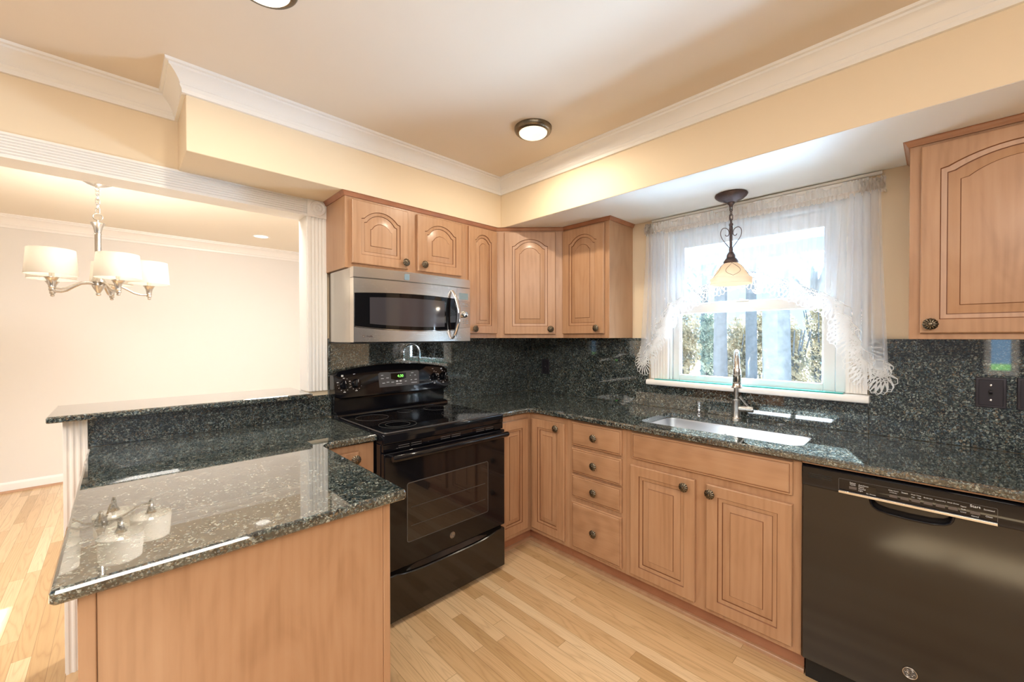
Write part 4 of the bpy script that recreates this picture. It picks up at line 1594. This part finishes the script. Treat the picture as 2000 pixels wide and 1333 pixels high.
mb = MB(); mb.lathe([(.0005, 1.832), (.012, 1.830), (.016, 1.822), (.020, 1.816), (.022, 1.806), (.021, 1.800), (.027, 1.794), (.034, 1.784), (.037, 1.776), (.035, 1.770), (.030, 1.768)],
                    (0, 0, 0), 'z', 28, 0)
mb.build('shade_holder', 'bronze_dark', u)
sp = [(.030, 1.772), (.040, 1.764), (.055, 1.748), (.070, 1.727), (.081, 1.706), (.088, 1.694), (.100, 1.690), (.102, 1.686), (.0985, 1.672), (.100, 1.664), (.103, 1.658), (.101, 1.656),
      (.097, 1.662), (.095, 1.684), (.085, 1.692), (.066, 1.724), (.050, 1.746), (.030, 1.764)]
mb = MB(); mb.lathe(sp, (0, 0, 0), 'z', 48, 0)
sh = mb.build('shade', 'alabaster', u, angle=60)
for k in range(4):
    a0 = radians(25 + 90 * k)
    b = MB()
    pts = []
    for i in range(25):
        q = i / 24
        da = radians(36) * sin(pi * q) * (1 if q < .5 else 1)
        z_ = 1.768 - .074 * (1 - abs(2 * q - 1)) ** .9
        r_ = interp([(1.772, .0315), (1.764, .0415), (1.748, .0565), (1.727, .0715), (1.706, .0825), (1.694, .0895)][::-1], z_)
        aa = a0 + radians(34) * sin(2 * pi * q) * (1 - .3 * q) * 1.0
        pts.append((r_ * cos(aa), r_ * sin(aa), z_))
    b.tube(pts, .0010, 5)
    b.build('wire_loop', 'bronze_dark', sh)
mb = MB(); mb.lathe([(.010, 1.768), (.012, 1.75), (.020, 1.725), (.024, 1.705), (.020, 1.688), (.0005, 1.680)], (0, 0, 0), 'z', 20, 0)
mb.build('bulb', 'bulb', u)
lamp('pendant_glow', 'POINT', (px, py, 1.668), 1.0, (1.0, 0.88, 0.70), radius=.03)

# ------------------------------------------------------------------ ceiling lights in the kitchen
for (x, y, lab) in ((-.962, -.962, 'round bronze-rimmed ceiling light near the corner of the two soffits'),
                    (-2.212, -1.005, 'round bronze-rimmed ceiling light cut off by the top edge of the picture')):
    u = thing('ceiling_light', lab, 'ceiling light', (x, y, Zc), 0, 'kitchen ceiling lights')
    b = MB(); b.lathe([(.098, -.0005), (.098, -.008), (.094, -.020), (.088, -.026), (.078, -.028), (.074, -.026), (.073, -.004)], (0, 0, 0), 'z', 40, 0)
    b.build('rim', 'bronze', u)
    b = MB(); b.lathe([(.0735, -.012), (.073, -.030), (.068, -.035), (.060, -.036), (.056, -.034), (.046, -.033), (.043, -.036), (.036, -.0355), (.033, -.034), (.0005, -.034)], (0, 0, 0), 'z', 40, 0)
    b.build('lens', 'lens', u)
    lamp('ceiling_light_glow', 'AREA', (x, y, Zc - .045), 6.5, (1.0, 0.88, 0.70), (0, 0, -1), .062)

# ------------------------------------------------------------------ dining room lights
u = thing('ceiling_light', 'small lit recessed downlight in the dining room ceiling', 'ceiling light', (-1.432, 2.573, 2.45))
b = MB(); b.lathe([(.082, -.0005), (.082, -.004), (.068, -.006), (.064, -.003), (.062, .0)], (0, 0, 0), 'z', 32, 0); b.build('rim', 'trim', u)
M['soft_lens'] = plain('soft_lit_lens', (0.9, 0.88, 0.85), 0.3, emit=(1.0, 0.95, 0.86), estr=1.3)
b = MB(); b.lathe([(.063, -.003), (.0005, -.0032)], (0, 0, 0), 'z', 32, 0); b.build('lens', 'soft_lens', u)

cx0, cy0 = -2.635, 1.557
u = thing('chandelier', 'five-arm brushed nickel chandelier with white drum shades in the dining room', 'chandelier', (cx0, cy0, 0))
mb = MB(); mb.lathe([(.085, 2.4495), (.088, 2.444), (.082, 2.434), (.055, 2.418), (.030, 2.408), (.012, 2.402), (.012, 2.398), (.0005, 2.396)], (0, 0, 0), 'z', 32, 0)
mb.build('canopy', 'nickel', u)
mb = MB()
z = 2.392; k = 0
link(mb, (0, 0, 2.386), .026, .011, .003, 0)
z = 2.365
while z > 2.235:
    link(mb, (0, 0, z), .042, .010, .0028, .4 + (k % 2) * pi / 2)
    z -= .031; k += 1
link(mb, (0, 0, 2.198), .048, .0235, .0032, 0)
mb.build('chain', 'nickel', u)
mb = MB(); mb.lathe([(.0005, 2.160), (.004, 2.174), (.004, 2.156), (.036, 2.156), (.038, 2.153), (.034, 2.146), (.024, 2.125), (.0185, 2.095), (.017, 2.086), (.0195, 2.084), (.0195, 2.080),
                     (.017, 2.078), (.0165, 1.835), (.0195, 1.833), (.0195, 1.828), (.017, 1.826), (.020, 1.800), (.030, 1.772), (.037, 1.757), (.037, 1.750), (.030, 1.746),
                     (.030, 1.728), (.034, 1.726), (.030, 1.715), (.020, 1.695), (.012, 1.680), (.010, 1.676), (.013, 1.672), (.013, 1.664), (.008, 1.658), (.0005, 1.656)], (0, 0, 0), 'z', 28, 0)
mb.build('column', 'nickel', u)
CR = .262
for k in range(5):
    a = radians(4 + 72 * k)
    pr = [(.030, 1.738), (.060, 1.742), (.100, 1.737), (.140, 1.715), (.180, 1.690), (.215, 1.680), (CR - .012, 1.682)]
    b = MB(); b.tube([(r_ * cos(a), r_ * sin(a), z_) for r_, z_ in pr], [.009, .008, .0075, .0075, .0075, .0075, .008], 10)
    arm = b.build('arm', 'nickel', u)
    cx_, cy_ = CR * cos(a), CR * sin(a)
    b = MB(); b.lathe([(.0005, 1.646), (.009, 1.649), (.011, 1.656), (.008, 1.662), (.013, 1.665), (.015, 1.672), (.012, 1.680), (.016, 1.686), (.015, 1.694), (.019, 1.720),
                       (.030, 1.742), (.034, 1.745), (.034, 1.749), (.010, 1.7495)], (cx_, cy_, 0), 'z', 20, 0)
    b.build('cup', 'nickel', arm)
    b = MB(); b.lathe([(.012, 1.7492), (.012, 1.785), (.0005, 1.7855)], (cx_, cy_, 0), 'z', 14, 0); b.build('candle_sleeve', 'candle', arm)
    b = MB(); b.lathe([(.008, 1.786), (.014, 1.80), (.018, 1.822), (.014, 1.842), (.0005, 1.852)], (cx_, cy_, 0), 'z', 14, 0); b.build('bulb', 'bulb', arm)
    b = MB(); b.lathe([(.1165, 1.762), (.1185, 1.762), (.1180, 1.766), (.1065, 1.918), (.1065, 1.921), (.1045, 1.921), (.1045, 1.918), (.1160, 1.766)], (cx_, cy_, 0), 'z', 36, 0)
    b.lathe([(.1165, 1.762), (.1160, 1.766)], (cx_, cy_, 0), 'z', 36, 0)
    b.build('shade', 'drum', arm, angle=60)
    lamp('chandelier_glow', 'POINT', (cx0 + cx_, cy0 + cy_, 1.87), 2.8, (1.0, 0.94, 0.84), radius=.03)

# ------------------------------------------------------------------ outdoors
mb = MB(); mb.add([(-40, -40, -.45), (-5.3, -40, -.45), (-5.3, 40, -.45), (-40, 40, -.45)], [(0, 1, 2, 3)])
mb.add([(-5.3, -40, -.45), (40, -40, -.45), (40, 40, -.45), (-5.3, 40, -.45)], [(0, 1, 2, 3)], 1)
struct(mb.build('ground', ['lawn', 'bounce_ground']))


def blob_leaves(b, c, r, n, size, m=0):
    for _ in range(n):
        while True:
            p = Vector((random.uniform(-1, 1), random.uniform(-1, 1), random.uniform(-1, 1)))
            if .2 < p.length < 1: break
        q = Vector(c) + Vector((p.x * r[0], p.y * r[1], p.z * r[2]))
        a = Vector((random.gauss(0, 1), random.gauss(0, 1), random.gauss(0, 1))).normalized()
        d = a.orthogonal().normalized()
        s = size * random.uniform(.6, 1.3)
        e_ = a.cross(d) * s * .55
        d = d * s
        b.add([q - d, q + e_, q + d, q - e_], [(0, 1, 2, 3)], m)


def tree(name, label, x, y, h, r, bark, crowns, leaf, nleaf, size, group=None):
    u = thing(name, label, 'tree', (x, y, -.45), 0, group)
    b = MB()
    N = 14; L = []
    for k in range(N + 1):
        t = k / N
        rr_ = r * (1.0 - .22 * t) * (1.25 if k == 0 else 1) 
        ox, oy = .10 * r * sin(3.1 * t + x), .10 * r * sin(2.3 * t + y)
        L.append([(ox + rr_ * (1 + .06 * sin(5 * a_ + 7 * t)) * cos(a_), oy + rr_ * (1 + .06 * sin(5 * a_ + 7 * t)) * sin(a_), h * t) for a_ in [2 * pi * i / 18 for i in range(18)]])
    b.loops(L, 0, True, True)
    if crowns:
        for c, cr in crowns:
            b.tube([(0, 0, h * .8), (c[0] * .6, c[1] * .6, c[2] * .9), (c[0], c[1], c[2])], [r * .5, r * .3, r * .12], 7)
    b.build('trunk', bark, u)
    if crowns:
        b = MB()
        for c, cr in crowns: blob_leaves(b, c, cr, nleaf, size)
        b.build('foliage', leaf, u, angle=180)
    return u


def ray_xy(uu, D):
    d = _F + _R * ((uu - 1000) / 799.663)
    d = Vector((d.x, d.y, 0)).normalized()
    return -2.54014 + d.x * D, -2.44136 + d.y * D

x, y = ray_xy(1516, 7.6)
tree('tree', 'thick pale trunk seen through the lower right half of the window', x, y, 4.6, .20, 'bark', [((.3, -2.0, 4.6), (.8, .8, .6)), ((.5, -1.3, 5.1), (.9, .7, .5))], 'leaf_green', 260, .07)
x, y = ray_xy(1468, 10.5)
tree('tree', 'slim trunk left of the thick pale one outside the window', x, y, 4.5, .12, 'bark_dark', None, 'leaf_gold', 0, .1)
x, y = ray_xy(1408, 9.5)
tree('tree', 'dark slim trunk seen straight behind the faucet outside the window', x, y, 3.2, .14, 'bark_dark', None, 'leaf_gold', 0, .1)
for (uu, D, h, lf, lab) in ((1335, 12.0, 2.3, 'leaf_gold', 'golden shrub outside at the left edge of the lower window pane'),
                            (1436, 12.0, 2.1, 'leaf_gold', 'golden shrub outside right behind the faucet head'),
                            (1545, 12.0, 2.2, 'leaf_gold', 'golden shrub outside just right of the thick pale trunk'),
                            (1655, 12.0, 2.4, 'leaf_green', 'pale green shrub outside behind the right curtain tail'),
                            (1290, 15.0, 2.7, 'leaf_green', 'pale green shrub outside behind the left curtain tail'),
                            (1385, 15.0, 2.8, 'leaf_green', 'pale green shrub outside left of the faucet head'),
                            (1490, 15.0, 2.7, 'leaf_gold', 'golden shrub outside between the slim trunk and the thick pale trunk'),
                            (1600, 15.0, 2.9, 'leaf_gold', 'golden shrub outside at the right edge of the lower window pane')):
    x, y = ray_xy(uu, D)
    u = thing('shrub', lab, 'shrub', (x, y, -.45), 0, 'shrubs outside the window')
    b = MB()
    for k in range(5):
        a = random.uniform(0, 6.28)
        b.tube([(0, 0, 0), (.2 * cos(a), .2 * sin(a), h * .5), (.4 * cos(a), .4 * sin(a), h * .9)], [.04, .03, .012], 6)
    b.build('stems', 'bark_dark', u)
    b = MB()
    for k in range(6):
        blob_leaves(b, (random.uniform(-.18, .18), random.uniform(-.18, .18), h * (.25 + .13 * k)), (.37, .36, .5), 900, .048)
    b.build('foliage', lf, u, angle=180)
for i, (uu, D, zc, lab) in enumerate(((1375, 16, 4.0, 'leafy pale tree outside in the upper left of the window'), (1590, 17, 4.2, 'leafy pale tree outside in the upper right of the window'))):
    x, y = ray_xy(uu, D)
    tree('tree', lab, x, y, 4.0, .13, 'bark_dark', [((.5, .9, zc), (1.2, 1.2, .8)), ((-.3, -.6, zc + .5), (1.1, 1.2, .8)), ((.2, .2, zc + 1.2), (1.2, 1.4, .8))], 'leaf_green', 650, .10)

# white awning above the window outside
u = thing('awning', 'white scalloped awning edge seen through the upper window pane', 'awning', (WX + .12, 0, 0))
mb = MB(); L = []
for k in range(61):
    yv = -2.35 + 1.35 * k / 60
    sc = .020 * abs(sin(pi * k / 15))
    L.append([(.0, yv, 2.42), (.35, yv, 2.20), (.60, yv, 2.02), (.60, yv, 1.955 - sc), (.606, yv, 1.955 - sc), (.606, yv, 2.026), (.352, yv, 2.207), (.0, yv, 2.43)])
mb.loops(L, 0, True, True)
mb.build('cloth', 'awning', u, angle=40)
mb = MB()
for yv in (-2.34, -1.01): mb.tube([(0, yv, 1.95), (.60, yv, 2.015)], .010, 8)
mb.build('bracket', 'vinyl', u)
